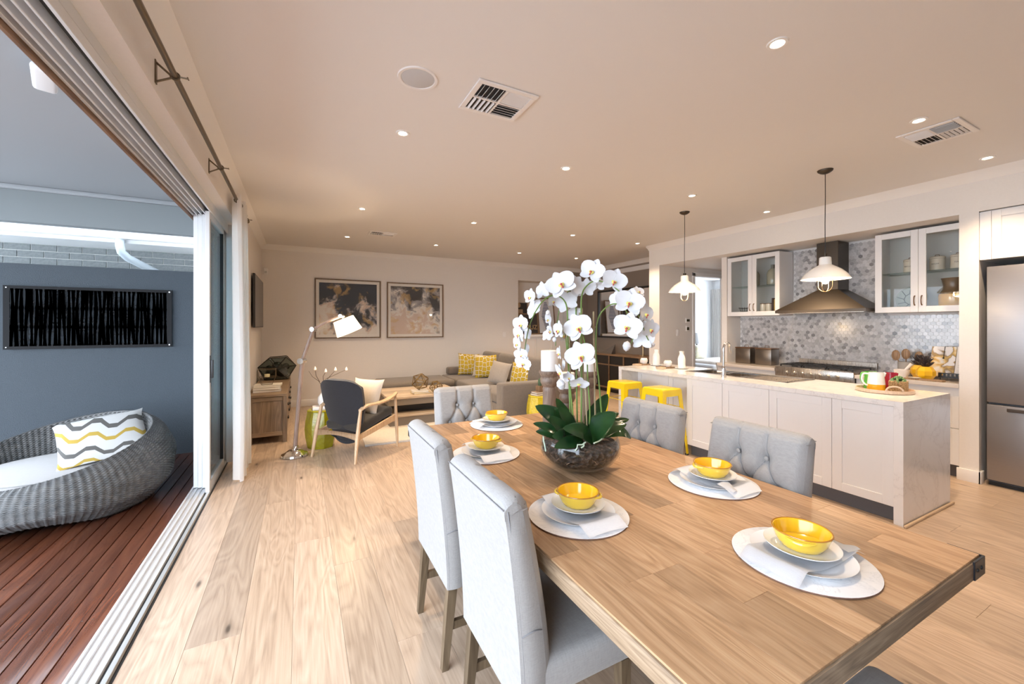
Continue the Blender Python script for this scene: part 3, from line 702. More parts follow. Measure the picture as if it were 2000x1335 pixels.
for (bu, bv, bd), (tu, tv, td), wpx, arch, fold, tw_ in (
    ((1150, 862, -.05), (1203, 806, -.10), 21, .02, .18, -.55), ((1157, 862, -.10), (1099, 836, -.17), 15, .035, .25, .5), ((1140, 862, -.12), (1082, 874, -.20), 11, .02, .3, .3),
    ((1118, 850, -.02), (1045, 792, -.02), 17, .035, .3, .4), ((1108, 862, -.06), (1083, 797, -.06), 19, .02, .35, 1.0), ((1112, 858, -.10), (1073, 812, -.12), 12, .01, .3, .7),
    ((1122, 850, -.05), (1090, 794, -.08), 13, .01, .3, .8), ((1150, 860, -.04), (1224, 828, -.04), 15, .03, .25, -.3), ((1180, 850, .02), (1233, 856, .02), 12, .045, .25, -.2),
    ((1160, 850, .06), (1229, 818, .08), 10, .03, .3, .0), ((1140, 845, .10), (1187, 769, .18), 14, .0, .4, .6), ((1142, 850, .04), (1209, 806, .06), 15, .03, .3, -.4),
    ((1100, 850, .02), (1041, 826, .05), 8, .02, .4, .2), ((1095, 856, .02), (1046, 842, .03), 8, .02, .4, .2), ((1120, 845, .08), (1086, 777, .14), 12, .0, .4, .9), ((1105, 862, -.10), (1078, 852, -.16), 13, .03, .3, .3)):
    link('leaf', leaf_mesh(P(bu, bv, bd), P(tu, tv, td), wpx * K * 1.25, arch, fold * .6, (tw_ - .3) * .4), op)
def smooth(pts, k=5):
    pts = [Vector(p) for p in pts]; out = []
    for i in range(len(pts) - 1):
        p0, p1, p2, p3 = pts[max(i - 1, 0)], pts[i], pts[i + 1], pts[min(i + 2, len(pts) - 1)]
        for j in range(k):
            t = j / k; out.append(.5 * ((2 * p1) + (-p0 + p2) * t + (2 * p0 - 5 * p1 + 4 * p2 - p3) * t * t + (-p0 + 3 * p1 - 3 * p2 + p3) * t ** 3))
    return out + [pts[-1]]
for path in (
    [(1116, 855, 0), (1112, 760, 0), (1109, 660, 0), (1108, 610, 0), (1104, 590, -.01), (1093, 579, -.02), (1078, 577, -.03), (1062, 586, -.05), (1049, 603, -.06), (1038, 625, -.07), (1031, 648, -.08), (1026, 675, -.08), (1023, 705, -.08)],
    [(1128, 855, .03), (1126, 740, .04), (1125, 620, .05), (1124, 580, .05), (1114, 566, .06), (1105, 577, .07), (1096, 592, .08), (1091, 612, .09), (1087, 640, .09), (1085, 675, .09)],
    [(1135, 855, .02), (1136, 740, .02), (1135, 615, .02), (1137, 574, .01), (1147, 557, 0), (1162, 548, -.02), (1180, 551, -.04), (1205, 565, -.06), (1232, 590, -.08), (1250, 622, -.08), (1262, 655, -.08), (1272, 674, -.07)],
    [(1178, 835, .0), (1174, 797, .0), (1169, 738, .0), (1164, 690, 0), (1165, 640, 0), (1173, 612, -.01), (1194, 594, -.02), (1215, 598, -.04), (1232, 625, -.05), (1238, 655, -.05), (1228, 678, -.05)],
    [(1150, 855, -.03), (1152, 800, -.04), (1148, 740, -.05), (1146, 690, -.06), (1140, 660, -.08), (1135, 640, -.09)],
    [(1122, 855, -.04), (1118, 800, -.05), (1112, 740, -.06), (1108, 690, -.06), (1103, 650, -.06), (1092, 640, -.08)]):
    pts = smooth([P(*p) for p in path], 5); n = len(pts)
    MB().tube(pts, [.0042 - .002 * i / n for i in range(n)], 8).build('stem', STEM, op)
for (u, v0, v1, dd) in ((1159, 608, 850, -.02), (1137, 601, 852, .05), (1132, 610, 852, .03), (1112, 640, 852, .03), (1143, 730, 858, -.04)):
    MB().tube([P(u + 4, v1, dd), P(u, v0, dd)], .0040, 8).build('stake', CANE, op)
    c = P(u + .8, v0 + 30, dd); MB().tube([(c.x + .007 * math.cos(a), c.y + .007 * math.sin(a), c.z) for a in [2 * PI * i / 10 for i in range(10)]], .0022, 5, closed=True).build('tie', CANE, op)
for path in ([(1061, 852, -.16), (1062, 862, -.18), (1064, 870, -.185), (1066, 881, -.19)], [(1144, 863, -.20), (1137, 868, -.21), (1128, 868, -.215), (1127, 875, -.215), (1123, 880, -.215)], [(1141, 864, -.2), (1140, 871, -.212), (1135, 874, -.215)], [(1178, 855, -.12), (1170, 861, -.16), (1160, 865, -.19)]):
    MB().tube([P(*p) for p in path], .0032, 6).build('root', ROOT, op)
def petal(L, wd, cup, base=.05, pw=.62):
    def f(u, v):
        s = (v - .5) * 2; w_ = wd * (math.sin(PI * min(.999, u ** .8 * .94 + .04)) ** pw)
        return (s * w_, -cup * (u * u) - .10 * (s * s) * w_ + .05 * math.sin(3 * s + 4 * u) * u * wd, base + L * u)
    return MB().grid(f, 9, 8)
def rotY(m, a): return m.xf(Matrix.Rotation(a, 4, 'Y'))
sep = MB()
for a, L, w_ in ((0, .92, .36), (R(128), .88, .34), (R(-128), .88, .34)): sep.merge(rotY(petal(L, w_, .08), a))
sep.xf(Matrix.Translation((0, .05, 0))); SEP = sep.mesh('flower', PETAL, 80)
PET = [rotY(petal(.98, .56, .16, .0, .5), R(a)).mesh('petal', PETAL, 80) for a in (68, -68)]
lm = MB(); lm.ico((0, -.14, -.10), .16, 2, (1, .8, .9)); lm.ico((.12, -.14, -.06), .10, 2, (.7, .6, 1)); lm.ico((-.12, -.14, -.06), .10, 2, (.7, .6, 1)); LIP = lm.mesh('lip', LIPY)
tm = MB(); tm.ico((0, -.27, -.10), .085, 2); tm.ico((0, -.20, -.26), .07, 2, (.8, .8, 1.6)); THR = tm.mesh('throat', LIPR)
BUD = MB().lathe([(0, -.9), (.45, -.6), (.72, 0), (.55, .6), (0, .95)], n=16).mesh('bud', PETAL)
cam_r = Vector((math.cos(YAW), -math.sin(YAW), 0)); cam_f = Vector((math.sin(YAW), math.cos(YAW), 0))
def flower(u, v, rpx, yaw=0, pitch=0, roll=0, df=0.0):
    c = P(u, v, df); s = rpx * K * 1.03
    mt = Matrix.Rotation(-YAW - math.atan((u - CXP) / FPX), 4, 'Z') @ Matrix.Rotation(R(yaw), 4, 'Z') @ Matrix.Rotation(R(pitch), 4, 'X') @ Matrix.Rotation(R(roll), 4, 'Y')
    o = link('flower', SEP, op, c, mt.to_euler()); o.scale = (s, s, s)
    for m in PET: link('petal', m, o)
    link('lip', LIP, o); link('throat', THR, o)
for a in ((1157, 530, 26, -15, -10, 25, -.02), (1199, 549, 25, 15, 0, 20, -.06), (1096, 556, 30, -10, -20, -30, -.06), (1120, 558, 24, 20, -10, 40, .02), (1144, 563, 22, 150, 10, 0, .05), (1168, 556, 17, 160, 20, 0, .04),
          (1059, 568, 19, 140, 0, 10, .0), (1036, 580, 17, -50, 0, 10, -.05), (1041, 603, 21, 130, 10, 30, -.02), (1018, 634, 19, -40, 0, 0, -.10), (1014, 653, 17, -55, 5, 10, -.10), (1029, 652, 14, 120, 0, 0, -.03),
          (1011, 672, 15, -60, 0, 20, -.10), (1027, 682, 14, 110, 0, 0, -.05), (1019, 693, 16, -35, 15, -10, -.11), (1022, 709, 17, -25, 20, 15, -.11), (1080, 588, 15, 40, 10, 0, .07), (1106, 590, 24, 165, 0, 20, .04), (1121, 612, 17, 150, 10, 0, .08),
          (1072, 624, 14, -60, 0, 20, .08), (1076, 646, 16, -70, 10, 0, .09), (1068, 655, 14, 140, 10, 0, .10), (1092, 645, 19, -62, 0, 0, -.08), (1099, 655, 16, 70, 0, 0, -.06), (1130, 640, 28, -8, 0, -25, -.10), (1134, 696, 29, -5, -5, -20, -.12),
          (1131, 748, 19, 0, 45, 10, -.10), (1112, 737, 13, -30, 20, 0, -.08), (1093, 690, 15, -75, 0, 0, -.08), (1095, 727, 19, -70, 15, 20, -.08), (1099, 713, 14, 100, 0, 0, -.06), (1229, 591, 28, 5, -5, 15, -.10), (1203, 585, 17, 150, 0, 0, -.02), (1247, 570, 13, 40, -30, 0, -.08),
          (1226, 638, 28, -10, 0, 15, -.10), (1247, 600, 20, 130, 0, 20, -.04), (1260, 613, 21, 55, 0, 10, -.09), (1270, 643, 20, 45, 5, 10, -.09), (1255, 664, 22, 160, 20, 0, -.06), (1250, 640, 19, 140, 0, 0, -.05)): flower(*a)
for u, v, r, rl in ((1224, 676, 11, 10), (1273, 673, 8, 40), (1096, 751, 12, -20), (1083, 663, 6, 0), (1070, 610, 6, 30)):
    o = link('bud', BUD, op, P(u, v, -.06), (0, R(rl), -YAW)); s = r * K; o.scale = (s, s, s)

# ------------------------------------------------------------------ candlesticks and candles
CSW = wood('candlestick_timber', (.09, .058, .042), (.165, .115, .085), (.25, .185, .14), 'Z', .45, 1.5)
WAX = M('white_wax', (.74, .73, .72), .5)
def candlestick(u, f, h, which, k=1.0, hc=.145):
    d = ray(u, 636); p = d * f
    t = thing('candlestick', f'turned brown timber candlestick {which}', 'candlestick', (p.x, p.y, TZ), 0, 'timber candlesticks')
    MB().lathe([(0, 0), (.072 * k, 0), (.074 * k, .012), (.062 * k, .022), (.058 * k, .04), (.045 * k, .055), (0, .055)], n=32).build('base', CSW, t)
    MB().lathe([(.044 * k, .055), (.047 * k, .07), (.045 * k, h - .14), (.048 * k, h - .125), (.043 * k, h - .11)], n=32).build('column', CSW, t)
    MB().lathe([(.043 * k, h - .11), (.052 * k, h - .10), (.064 * k, h - .075), (.063 * k, h - .055), (.056 * k, h - .04), (.066 * k, h - .025), (.073 * k, h - .012), (.073 * k, h), (.062 * k, h), (.06 * k, h - .006), (0, h - .006)], n=36).build('dish', CSW, t)
    c = thing('pillar_candle', f'white pillar candle on the candlestick {which}', 'candle', (p.x, p.y, TZ + h - .0055), 0, 'pillar candles')
    MB().lathe([(0, 0), (.057 * k, 0), (.058 * k, .004), (.058 * k, hc - .004), (.055 * k, hc), (.03 * k, hc - .006), (0, hc - .008)], n=36).build('wax', WAX, c)
    MB().tube([(0, 0, hc - .008), (.001, 0, hc + .004), (.003, 0, hc + .012)], .0014, 6).build('wick', M('wick', (.75, .72, .66), .9), c)
candlestick(1073, 2.817, .405, 'left of the central orchid stems')
candlestick(1147, 2.74, .412, 'right of the central orchid stems')
candlestick(1108, 3.06, .25, 'behind the orchid, shortest of the three', .95, .12)
# ------------------------------------------------------------------ kitchen
CAB = M('cabinet_white', (.80, .79, .79), .35); KICK = M('kick_grey', (.10, .10, .11), .45)
STONE = M('stone_top', (.82, .80, .79), .18, coat=.2); v_ = coords(STONE); f_ = noise(STONE, v_, 2.2, 6, .62, 1.6)
setcol(STONE, ramp(STONE, f_, [(.40, (.81, .79, .78)), (.485, (.79, .77, .76)), (.5, (.70, .675, .67)), (.515, (.79, .77, .76)), (.6, (.82, .80, .79))]))
SS = M('brushed_steel', (.50, .46, .42), .28, 1.0); v_ = coords(SS, (1, 60, 1)); setrough(SS, ramp(SS, noise(SS, v_, 8, 2), [(.3, (.22,) * 3), (.7, (.36,) * 3)]))
CHROME = M('chrome', (.75, .75, .76), .07, 1.0)
IX0, IX1, IY0, IY1, ZB = 3.946, 4.83, 1.335, 4.36, .92
bt = thing('island_benchtop', 'white veined stone island benchtop with waterfall ends', 'benchtop', (4.39, 2.85, 0))
bl = lambda x0, x1, y0, y1, z0, z1: (x0 - 4.39, x1 - 4.39, y0 - 2.85, y1 - 2.85, z0, z1)
SX0, SX1, SY0, SY1 = 4.27, 4.77, 2.33, 3.50
m = MB()
for b in ((IX0, IX1, IY0, SY0, .88, ZB), (IX0, IX1, SY1, IY1, .88, ZB), (IX0, SX0, SY0, SY1, .88, ZB), (SX1, IX1, SY0, SY1, .88, ZB)): m.box(*bl(*b))
bmesh.ops.remove_doubles(m.bm, verts=m.bm.verts, dist=.0001); m.build('top', STONE, bt)
for y0, y1 in ((IY0, IY0 + .057), (IY1 - .057, IY1)): MB().box(*bl(IX0, IX1, y0, y1, .0, .88), .0015, 1).build('waterfall_end', STONE, bt)
isl = thing('island_cabinet', 'white shaker-panelled island cabinet under the stone benchtop', 'cabinet', (4.39, 2.85, 0))
MB().box(*bl(3.985, 4.80, 1.394, 3.244, .12, .70)).box(*bl(4.27, 4.80, 3.244, 4.30, .12, .70)).box(*bl(3.985, 4.26, 1.394, 3.244, .70, .878)).build('carcass', CAB, isl)
MB().box(*bl(4.02, 4.76, 1.394, 3.23, .0, .12)).build('kickboard', KICK, isl); MB().box(*bl(4.30, 4.76, 3.23, 4.30, 0, .12)).build('kickboard', KICK, isl)
def shaker_x(y0, y1, z0, z1, x, name, parent, org, rail_w=.07, depth=.02, mat=CAB):
    """Framed panel facing -X at plane X, origin ORG subtracted."""
    ox, oy = org; q = MB(); a = lambda *b: q.box(b[0] - ox, b[1] - ox, b[2] - oy, b[3] - oy, b[4], b[5], .0015, 1)
    a(x, x + depth, y0, y0 + rail_w, z0, z1); a(x, x + depth, y1 - rail_w, y1, z0, z1); a(x, x + depth, y0 + rail_w, y1 - rail_w, z0, z0 + rail_w); a(x, x + depth, y0 + rail_w, y1 - rail_w, z1 - rail_w, z1)
    o = q.build(name, mat, parent)
    MB().box(x + .009 - ox, x + depth - ox, y0 + rail_w - oy, y1 - rail_w - oy, z0 + rail_w, z1 - rail_w).build('recess_panel', mat, o)
    return o
for y0, y1 in ((1.394, 1.798), (1.801, 2.315), (2.318, 2.80), (2.803, 3.244)): shaker_x(y0, y1, .122, .876, 3.964, 'panel', isl, (4.39, 2.85))
for y0, y1 in ((3.247, 3.76), (3.763, 4.30)): shaker_x(y0, y1, .122, .876, 4.248, 'panel', isl, (4.39, 2.85))

sk = thing('kitchen_sink', 'stainless steel double sink with drainer set into the island', 'sink', (4.52, 2.915, ZB))
def s2(x0, x1, y0, y1, z0, z1): return (x0 - 4.52, x1 - 4.52, y0 - 2.915, y1 - 2.915, z0, z1)
m = MB(); e = .002
ys = [SY0 + .0, 2.80, 2.84, 3.10, 3.14, 3.47, SY1]
for a, b in ((2.80, 2.84), (3.10, 3.14), (3.47, SY1)): m.box(*s2(SX0 + .01, SX1 - .01, a, b, -.001, e))
m.box(*s2(SX0 - .012, SX0 + .04, SY0 - .012, SY1 + .012, .0004, .0035)); m.box(*s2(SX1 - .04, SX1 + .012, SY0 - .012, SY1 + .012, .0004, .0035)); m.box(*s2(SX0, SX1, SY0 - .012, SY0 + .02, .0004, .0035)); m.box(*s2(SX0, SX1, SY1 - .02, SY1 + .012, .0004, .0035))
m.build('rim', SS, sk)
for a, b, dp in ((2.84, 3.10, .13), (3.14, 3.47, .17)):
    q = MB(); x0, x1 = SX0 + .04 - 4.52, SX1 - .04 - 4.52; a -= 2.915; b -= 2.915
    q.box(x0, x1, a, b, -dp, 0, .02, 3); bmesh.ops.delete(q.bm, geom=[f for f in q.bm.faces if f.calc_center_median().z > -.012], context='FACES'); q.build('bowl', SS, sk)
    MB().lathe([(0, .002), (.03, .002), (.035, 0)], (((x0 + x1) / 2), (a + b) / 2, -dp + .001), 20).build('drain', CHROME, sk)
q = MB(); q.box(*s2(SX0 + .03, SX1 - .03, SY0 + .01, 2.80, -.02, -.004)); q.build('drainer', SS, sk)
for i in range(9): MB().cyl((SX0 + .07 + i * .045 - 4.52, SY0 + .05 - 2.915, -.002), (SX0 + .07 + i * .045 - 4.52, 2.77 - 2.915, -.004), .005, n=8).build('rib', SS, sk)
fc = thing('kitchen_tap', 'tall chrome gooseneck mixer tap beside the island sink', 'tap', (4.13, 2.90, ZB))
MB().lathe([(0, 0), (.030, 0), (.030, .006), (.024, .012), (.023, .10), (.018, .115), (.014, .125), (0, .125)], n=24).build('base', CHROME, fc)
MB().tube(smooth([(0, 0, .12), (0, 0, .22), (0, 0, .32), (.02, -.002, .362), (.055, -.004, .374), (.09, -.006, .355), (.105, -.008, .30), (.112, -.008, .26)], 6), .0125, 14).build('spout', CHROME, fc)
MB().cyl((0, 0, .065), (-.035, .055, .065), .015, n=16).tube([(-.030, .05, .065), (-.034, .056, .10), (-.040, .062, .155)], .006, 10).build('lever', CHROME, fc)

# stools
YST = M('yellow_steel', (.88, .66, .012), .22, coat=.4); RUB = M('black_rubber', (.02, .02, .02), .7)
def stool(x, y, label):
    t = thing('bar_stool', label, 'stool', (x, y, 0), 0, 'yellow metal bar stools'); H_ = .765; a = .152; b = .205
    q = MB(); q.box(-a, a, -a, a, H_ - .032, H_, .022, 4); q.build('seat', YST, t)
    MB().box(-.03, .03, -.012, .012, H_ - .002, H_ + .0006, .0, 1).build('hand_hole', M('stool_slot', (.35, .25, .01), .5), t)
    q = MB()
    for sx, sy in ((1, 0), (-1, 0), (0, 1), (0, -1)):
        if sx: q.box(*sorted((sx * (a - .004), sx * (a + .002))), -a + .02, a - .02, H_ - .085, H_ - .02)
        else: q.box(-a + .02, a - .02, *sorted((sy * (a - .004), sy * (a + .002))), H_ - .085, H_ - .02)
    q.build('apron', YST, t)
    for sx in (-1, 1):
        for sy in (-1, 1):
            q = MB(); n = 8; rings = []
            for i in range(n + 1):
                s = i / n; z = (H_ - .018) * (1 - s) + .012 * s; c = a + (b - a) * s; wd = .062 * (1 - s) + .028 * s; th = .004
                pts = [(c, c - wd), (c, c), (c - wd, c), (c - wd, c - th), (c - th, c - th), (c - th, c - wd)]
                rings.append([q.bm.verts.new((sx * px, sy * py, z)) for px, py in pts])
            for r0, r1 in zip(rings, rings[1:]): q.bridge(r0, r1)
            q.bm.faces.new(rings[0]); q.bm.faces.new(rings[-1][::-1]); lg = q.build('leg', YST, t, 50)
            MB().box(*sorted((sx * (b - .03), sx * (b + .003))), *sorted((sy * (b - .03), sy * (b + .003))), 0, .016, .003, 1).build('foot_cap', RUB, lg)
    for z, r in ((.545, .004), (.24, .006)):
        c = a + (b - a) * (1 - z / H_) - .01
        for p, q_ in (((-c, -c), (c, -c)), ((c, -c), (c, c)), ((c, c), (-c, c)), ((-c, c), (-c, -c))): MB().cyl((*p, z), (*q_, z), r, n=8).build('rung', YST, t)
stool(3.765, 3.43, 'yellow metal bar stool closer to the camera, its long leg showing')
stool(3.77, 4.05, 'yellow metal bar stool at the far end of the island')

# back run: base cabinets, worktop, range, hood --------------------------------------------------
def base_cab(y0, y1, label, splits):
    t = thing('base_cabinet', label, 'cabinet', (5.99, (y0 + y1) / 2, 0)); oy = (y0 + y1) / 2; g = .0025
    MB().box(5.70 - 5.99, 6.275 - 5.99, y0 + g - oy, y1 - g - oy, .12, .878).build('carcass', CAB, t); MB().box(5.74 - 5.99, 6.27 - 5.99, y0 + g - oy, y1 - g - oy, 0, .12).build('kickboard', KICK, t)
    for z0, z1 in splits:
        o = shaker_x(y0 + g, y1 - g, z0, z1, 5.679, 'drawer', t, (5.99, oy), .05)
base_cab(1.507, 2.345, 'white drawer cabinet under the cookbook worktop', ((.125, .48), (.485, .80)))
base_cab(3.235, 4.108, 'white drawer cabinet under the two metal tins', ((.125, .48), (.485, .80)))
WT = M('worktop_stone', (.70, .63, .57), .16, coat=.2)
for y0, y1, lb in ((1.508, 2.346, 'pale stone worktop holding the pineapple jars and cookbook'), (3.234, 4.109, 'pale stone worktop holding two metal tins')):
    o = MB().box(5.66, 6.278, y0, y1, .879, ZB, .002, 1).build('worktop', WT); tag(o, lb, 'worktop')
RY0, RY1 = 2.352, 3.228; ryc = (RY0 + RY1) / 2
rg = thing('range_cooker', 'wide stainless steel range cooker with black gas grates', 'cooker', (5.95, ryc, 0)); hw = (RY1 - RY0) / 2
MB().box(-.27, .32, -hw, hw, .10, .80, .004, 1).build('body', SS, rg); MB().box(-.29, .32, -hw, hw, .80, .945, .006).build('control_panel', SS, rg)
MB().box(-.25, .31, -hw, hw, 0, .10).build('plinth', BLACK, rg); MB().box(-.285, -.27, -hw + .03, hw - .03, .16, .74, .004, 1).build('oven_door', SS, rg)
MB().cyl((-.315, -hw + .08, .72), (-.315, hw - .08, .72), .011, n=12).build('handle', SS, rg)
MB().box(.285, .318, -hw, hw, .945, 1.03, .003, 1).build('splash_rail', SS, rg)
MB().box(-.26, .27, -hw + .03, hw - .03, .9452, .9475).build('hob_plate', SS, rg)
for i in range(3):
    y = (-1 + i) * .275; q = MB()
    for dx in (-.22, -.11, 0, .11, .22): q.box(dx - .006, dx + .006, y - .13, y + .13, .966, .98)
    for dy in (-.125, -.04, .04, .125): q.box(-.225, .225, y + dy - .006, y + dy + .006, .966, .98)
    for sx in (-.22, .22):
        for sy in (-.125, .125): q.box(sx - .007, sx + .007, y + sy - .007, y + sy + .007, .9475, .968)
    q.build('grate', BLACK, rg)
    for sx in ((-.13, .13) if i != 1 else (0,)):
        MB().lathe([(0, .016), (.03, .016), (.034, .010), (.036, 0)], (sx, y, .9478), 20).build('burner', CHROME if i == 1 else BLACK, rg)
for i in range(7):
    y = -hw + .16 + i * .095
    MB().tube([(-.291, y, .872), (-.297, y, .872), (-.305, y, .872), (-.326, y, .872)], [.026, .026, .019, .017], 20).build('knob', SS, rg)
hd = thing('range_hood', 'stainless steel pyramid range hood with square chimney', 'range hood', (6.0, 2.79, 1.655)); q = MB()
A = [(-.22, -.505), (.275, -.505), (.275, .505), (-.22, .505)]; B = [(.0, -.135), (.275, -.135), (.275, .105), (.0, .105)]
ra = [q.bm.verts.new((x, y, .035)) for x, y in A]; rb = [q.bm.verts.new((x, y, .29)) for x, y in B]; r0 = [q.bm.verts.new((x, y, 0)) for x, y in A]
q.bridge(r0, ra); q.bridge(ra, rb); q.bm.faces.new(r0[::-1]); q.bm.faces.new(rb); q.build('canopy', M('hood_steel', (.105, .088, .073), .36, 1.0), hd)
MB().box(0, .275, -.135, .105, .29, .90, .002, 1).build('chimney', M('hood_steel', (.3, .3, .3)), hd)
MB().box(-.2, .25, -.48, .48, -.006, .0).build('filter', SS, hd)

# hexagon mosaic ---------------------------------------------------------------------------------
def tile_mat(name, per_island):
    mm = M(name, (.6, .6, .6), .16, coat=.3); n, l = nodes(mm)
    src = n.new('ShaderNodeNewGeometry').outputs['Random Per Island'] if per_island else n.new('ShaderNodeObjectInfo').outputs['Random']
    c = ramp(mm, src, [(0, (.22, .215, .22)), (.05, (.32, .31, .315)), (.20, (.45, .435, .435)), (.45, (.55, .535, .535)), (1, (.66, .645, .645))])
    nz = noise(mm, coords(mm, (1, 1, 1), not per_island), 26, 4, .6, 1.0)
    setcol(mm, mixc(mm, 1.0, c, ramp(mm, nz, [(.3, (.84,) * 3), (.7, (1.06,) * 3)]), 'MULTIPLY')); return mm
TO, TI = tile_mat('hex_tile', False), tile_mat('hex_tile_far', True)
sb = struct(MB().box(6.268, 6.28, 1.508, 4.109, .921, 1.632).box(6.268, 6.28, 2.262, 3.318, 1.632, 2.558).build('wall_splashback', M('grout', (.70, .69, .685), .8)))
HP = .0445; HR = HP / math.sqrt(3)
def hexpts(c, r): return [(c[0] + r * math.sin(PI / 3 * i), c[1] + r * math.cos(PI / 3 * i)) for i in range(6)]
spots = []
jr = 0; z = ZB + .012
while z < 2.55:
    y = 1.53 + (HP / 2 if jr % 2 else 0)
    while y < 4.10:
        if z < 1.632 - HR * .5 or (2.272 < y < 3.31): spots.append((y, z))
        y += HP
    z += HR * 1.5; jr += 1
spots.sort(key=lambda p: (0 if p[1] < 1.62 else 1, p[0]))
hm = MB().prism(hexpts((0, 0), HR - .0011), 'X', -.0025, 0).mesh('tile', TO)
for y, z in spots[:290]: link('tile', hm, sb, (6.268, y, z))
q = MB()
for y, z in spots[290:]: q.prism(hexpts((y, z), HR - .0011), 'X', 6.2655, 6.268)
tag(q.build('tile_field', TI, sb), kind='stuff')

# glazed wall cabinets ----------------------------------------------------------------------------
BRH = M('bronze_handle', (.22, .13, .08), .35, .8); GP = thinglass('cabinet_glass', (.95, .96, .96), .025); CIN = M('cabinet_inside', (.60, .60, .58), .5)
def wall_cab(y0, y1, label):
    oy = (y0 + y1) / 2; a, b = y0 - oy, y1 - oy; t = thing('wall_cabinet', label, 'cabinet', (6.1, oy, 1.634)); X0, X1 = 5.952 - 6.1, 6.264 - 6.1; h = .896; th = .018
    q = MB(); q.box(X0, X1, a, a + th, 0, h); q.box(X0, X1, b - th, b, 0, h); q.box(X0, X1, a + th, b - th, 0, th); q.box(X0, X1, a + th, b - th, h - th, h); q.box(X1 - .008, X1, a + th, b - th, th, h - th)
    q.build('carcass', CAB, t); q = MB(); q.box(X1 - .012, X1 - .0085, a + th, b - th, th, h - th).build('back_lining', CIN, t)
    MB().box(X0 + .012, X1 - .013, a + th, b - th, .438, .444).build('glass_shelf', thinglass('shelf_glass', (.86, .93, .91)), t)
    for k, (d0, d1) in enumerate(((a, -.001), (.001, b))):
        fw = .062; q = MB(); X = X0 - .021
        for bx in ((d0, d0 + fw, 0, h), (d1 - fw, d1, 0, h), (d0 + fw, d1 - fw, 0, fw), (d0 + fw, d1 - fw, h - fw, h)): q.box(X, X0 - .001, *bx, .0015, 1)
        dr = q.build('door', CAB, t); MB().box(X + .008, X + .012, d0 + fw, d1 - fw, fw, h - fw).build('pane', GP, dr)
        hy = (d1 - .028) if k == 0 else (d0 + .028)
        MB().tube([(X, hy, .075), (X - .018, hy, .085), (X - .026, hy, .125), (X - .018, hy, .165), (X, hy, .175)], [.007, .005, .0045, .005, .007], 8).build('handle', BRH, dr)
    return t
wall_cab(3.322, 4.10, 'glazed white wall cabinet beside the bedroom doorway'); wall_cab(1.51, 2.258, 'glazed white wall cabinet holding the cream canisters')
SHZ = 1.634 + .4445; FLZ = 1.634 + .0185
CREAM = M('cream_enamel', (.66, .60, .50), .3, coat=.3); LETT = M('dark_lettering', (.12, .10, .09), .6)
for y, txt, lb in ((2.00, 'BISCUITS', 'cream lidded canister lettered BISCUITS'), (1.785, 'SUGAR', 'cream lidded canister lettered SUGAR'), (1.625, 'TEA', 'cream lidded canister lettered TEA')):
    t = thing('canister', lb, 'canister', (6.10, y, SHZ), 0, 'cream canisters'); r = .060
    MB().lathe([(0, 0), (r - .003, 0), (r, .004), (r, .125), (r - .003, .128), (0, .128)], n=36).build('body', CREAM, t); MB().lathe([(r + .002, .128), (r + .002, .145), (r - .006, .152), (0, .155)], n=36).build('lid', CREAM, t)
    MB().tube([(0, -.018, .153), (0, -.014, .170), (0, .014, .170), (0, .018, .153)], .0035, 8).build('knob', BRH, t)
    link('lettering', text_mesh(txt, .020, LETT, r + .0005), t, (0, 0, .07), (0, 0, -PI / 2))
def lath(name, label, cat, loc, parts, group=None):
    t = thing(name, label, cat, loc, 0, group)
    for nm, pr, mt in parts: MB().lathe(pr, n=32).build(nm, mt, t)
    return t
YELJ = M('yellow_jar_glaze', (.66, .34, .006), .2, coat=.4); BRJ = M('brown_jar_glaze', (.17, .11, .06), .3)
lath('jar', 'large brown and yellow glazed jar in the cabinet', 'jar', (6.10, 1.66, FLZ), (('belly', [(0, 0), (.095, 0), (.112, .03), (.116, .14), (.112, .168)], YELJ), ('neck', [(.112, .168), (.085, .21), (.078, .25), (.09, .32), (.096, .335), (.088, .335), (.07, .25), (0, .2)], BRJ)))
t = thing('plate', 'round glass plate with dark line pattern leaning in the cabinet', 'plate', (6.19, 2.02, FLZ + .14)); q = MB(); q.lathe([(0, 0), (.125, .0), (.138, .012), (.138, .016), (.125, .006), (0, .006)], n=40); q.xf(Matrix.Rotation(-PI / 2 + R(12), 4, 'Y')); q.build('dish', M('green_grey_plate', (.40, .44, .40), .25), t)
q = MB()
for i in range(10):
    a = 2 * PI * i / 10; q.tube([(0.012, .065 * math.cos(a), .065 * math.sin(a)), (.012, .13 * math.cos(a + .2), .13 * math.sin(a + .2))], .003, 6); q.tube([(.012, .065 * math.cos(a), .065 * math.sin(a)), (.012, .065 * math.cos(a + PI / 5), .065 * math.sin(a + PI / 5))], .003, 6)
q.xf(Matrix.Translation((-.02, 0, 0)) @ Matrix.Rotation(R(12), 4, 'Y')); q.build('line_pattern', BLACK, t)
for y, lb in ((3.52, 'clear ribbed glass bottle on the shelf behind the right door'), (3.80, 'clear ribbed glass bottle on the shelf behind the left door')):
    lath('bottle', lb, 'bottle', (6.12, y, SHZ), (('body', [(0, .0), (.072, 0), (.078, .02), (.078, .17), (.06, .215), (.03, .24)], M('smoke_glass', (.38, .36, .28), .12, coat=.3)), ('neck', [(.03, .24), (.025, .255), (.026, .29), (.03, .295), (0, .295)], M('smoke_neck', (.2, .2, .18), .2))), 'glass bottles')
for y, lb in ((3.62, 'plain cream jar, left of the pair in the cabinet'), (3.535, 'plain cream jar, right of the pair in the cabinet')):
    lath('jar', lb, 'jar', (6.05, y, FLZ), (('body', [(0, 0), (.038, 0), (.04, .004), (.04, .15)], CREAM), ('lid', [(.041, .15), (.041, .16), (0, .162)], BRH)), 'cream jars')
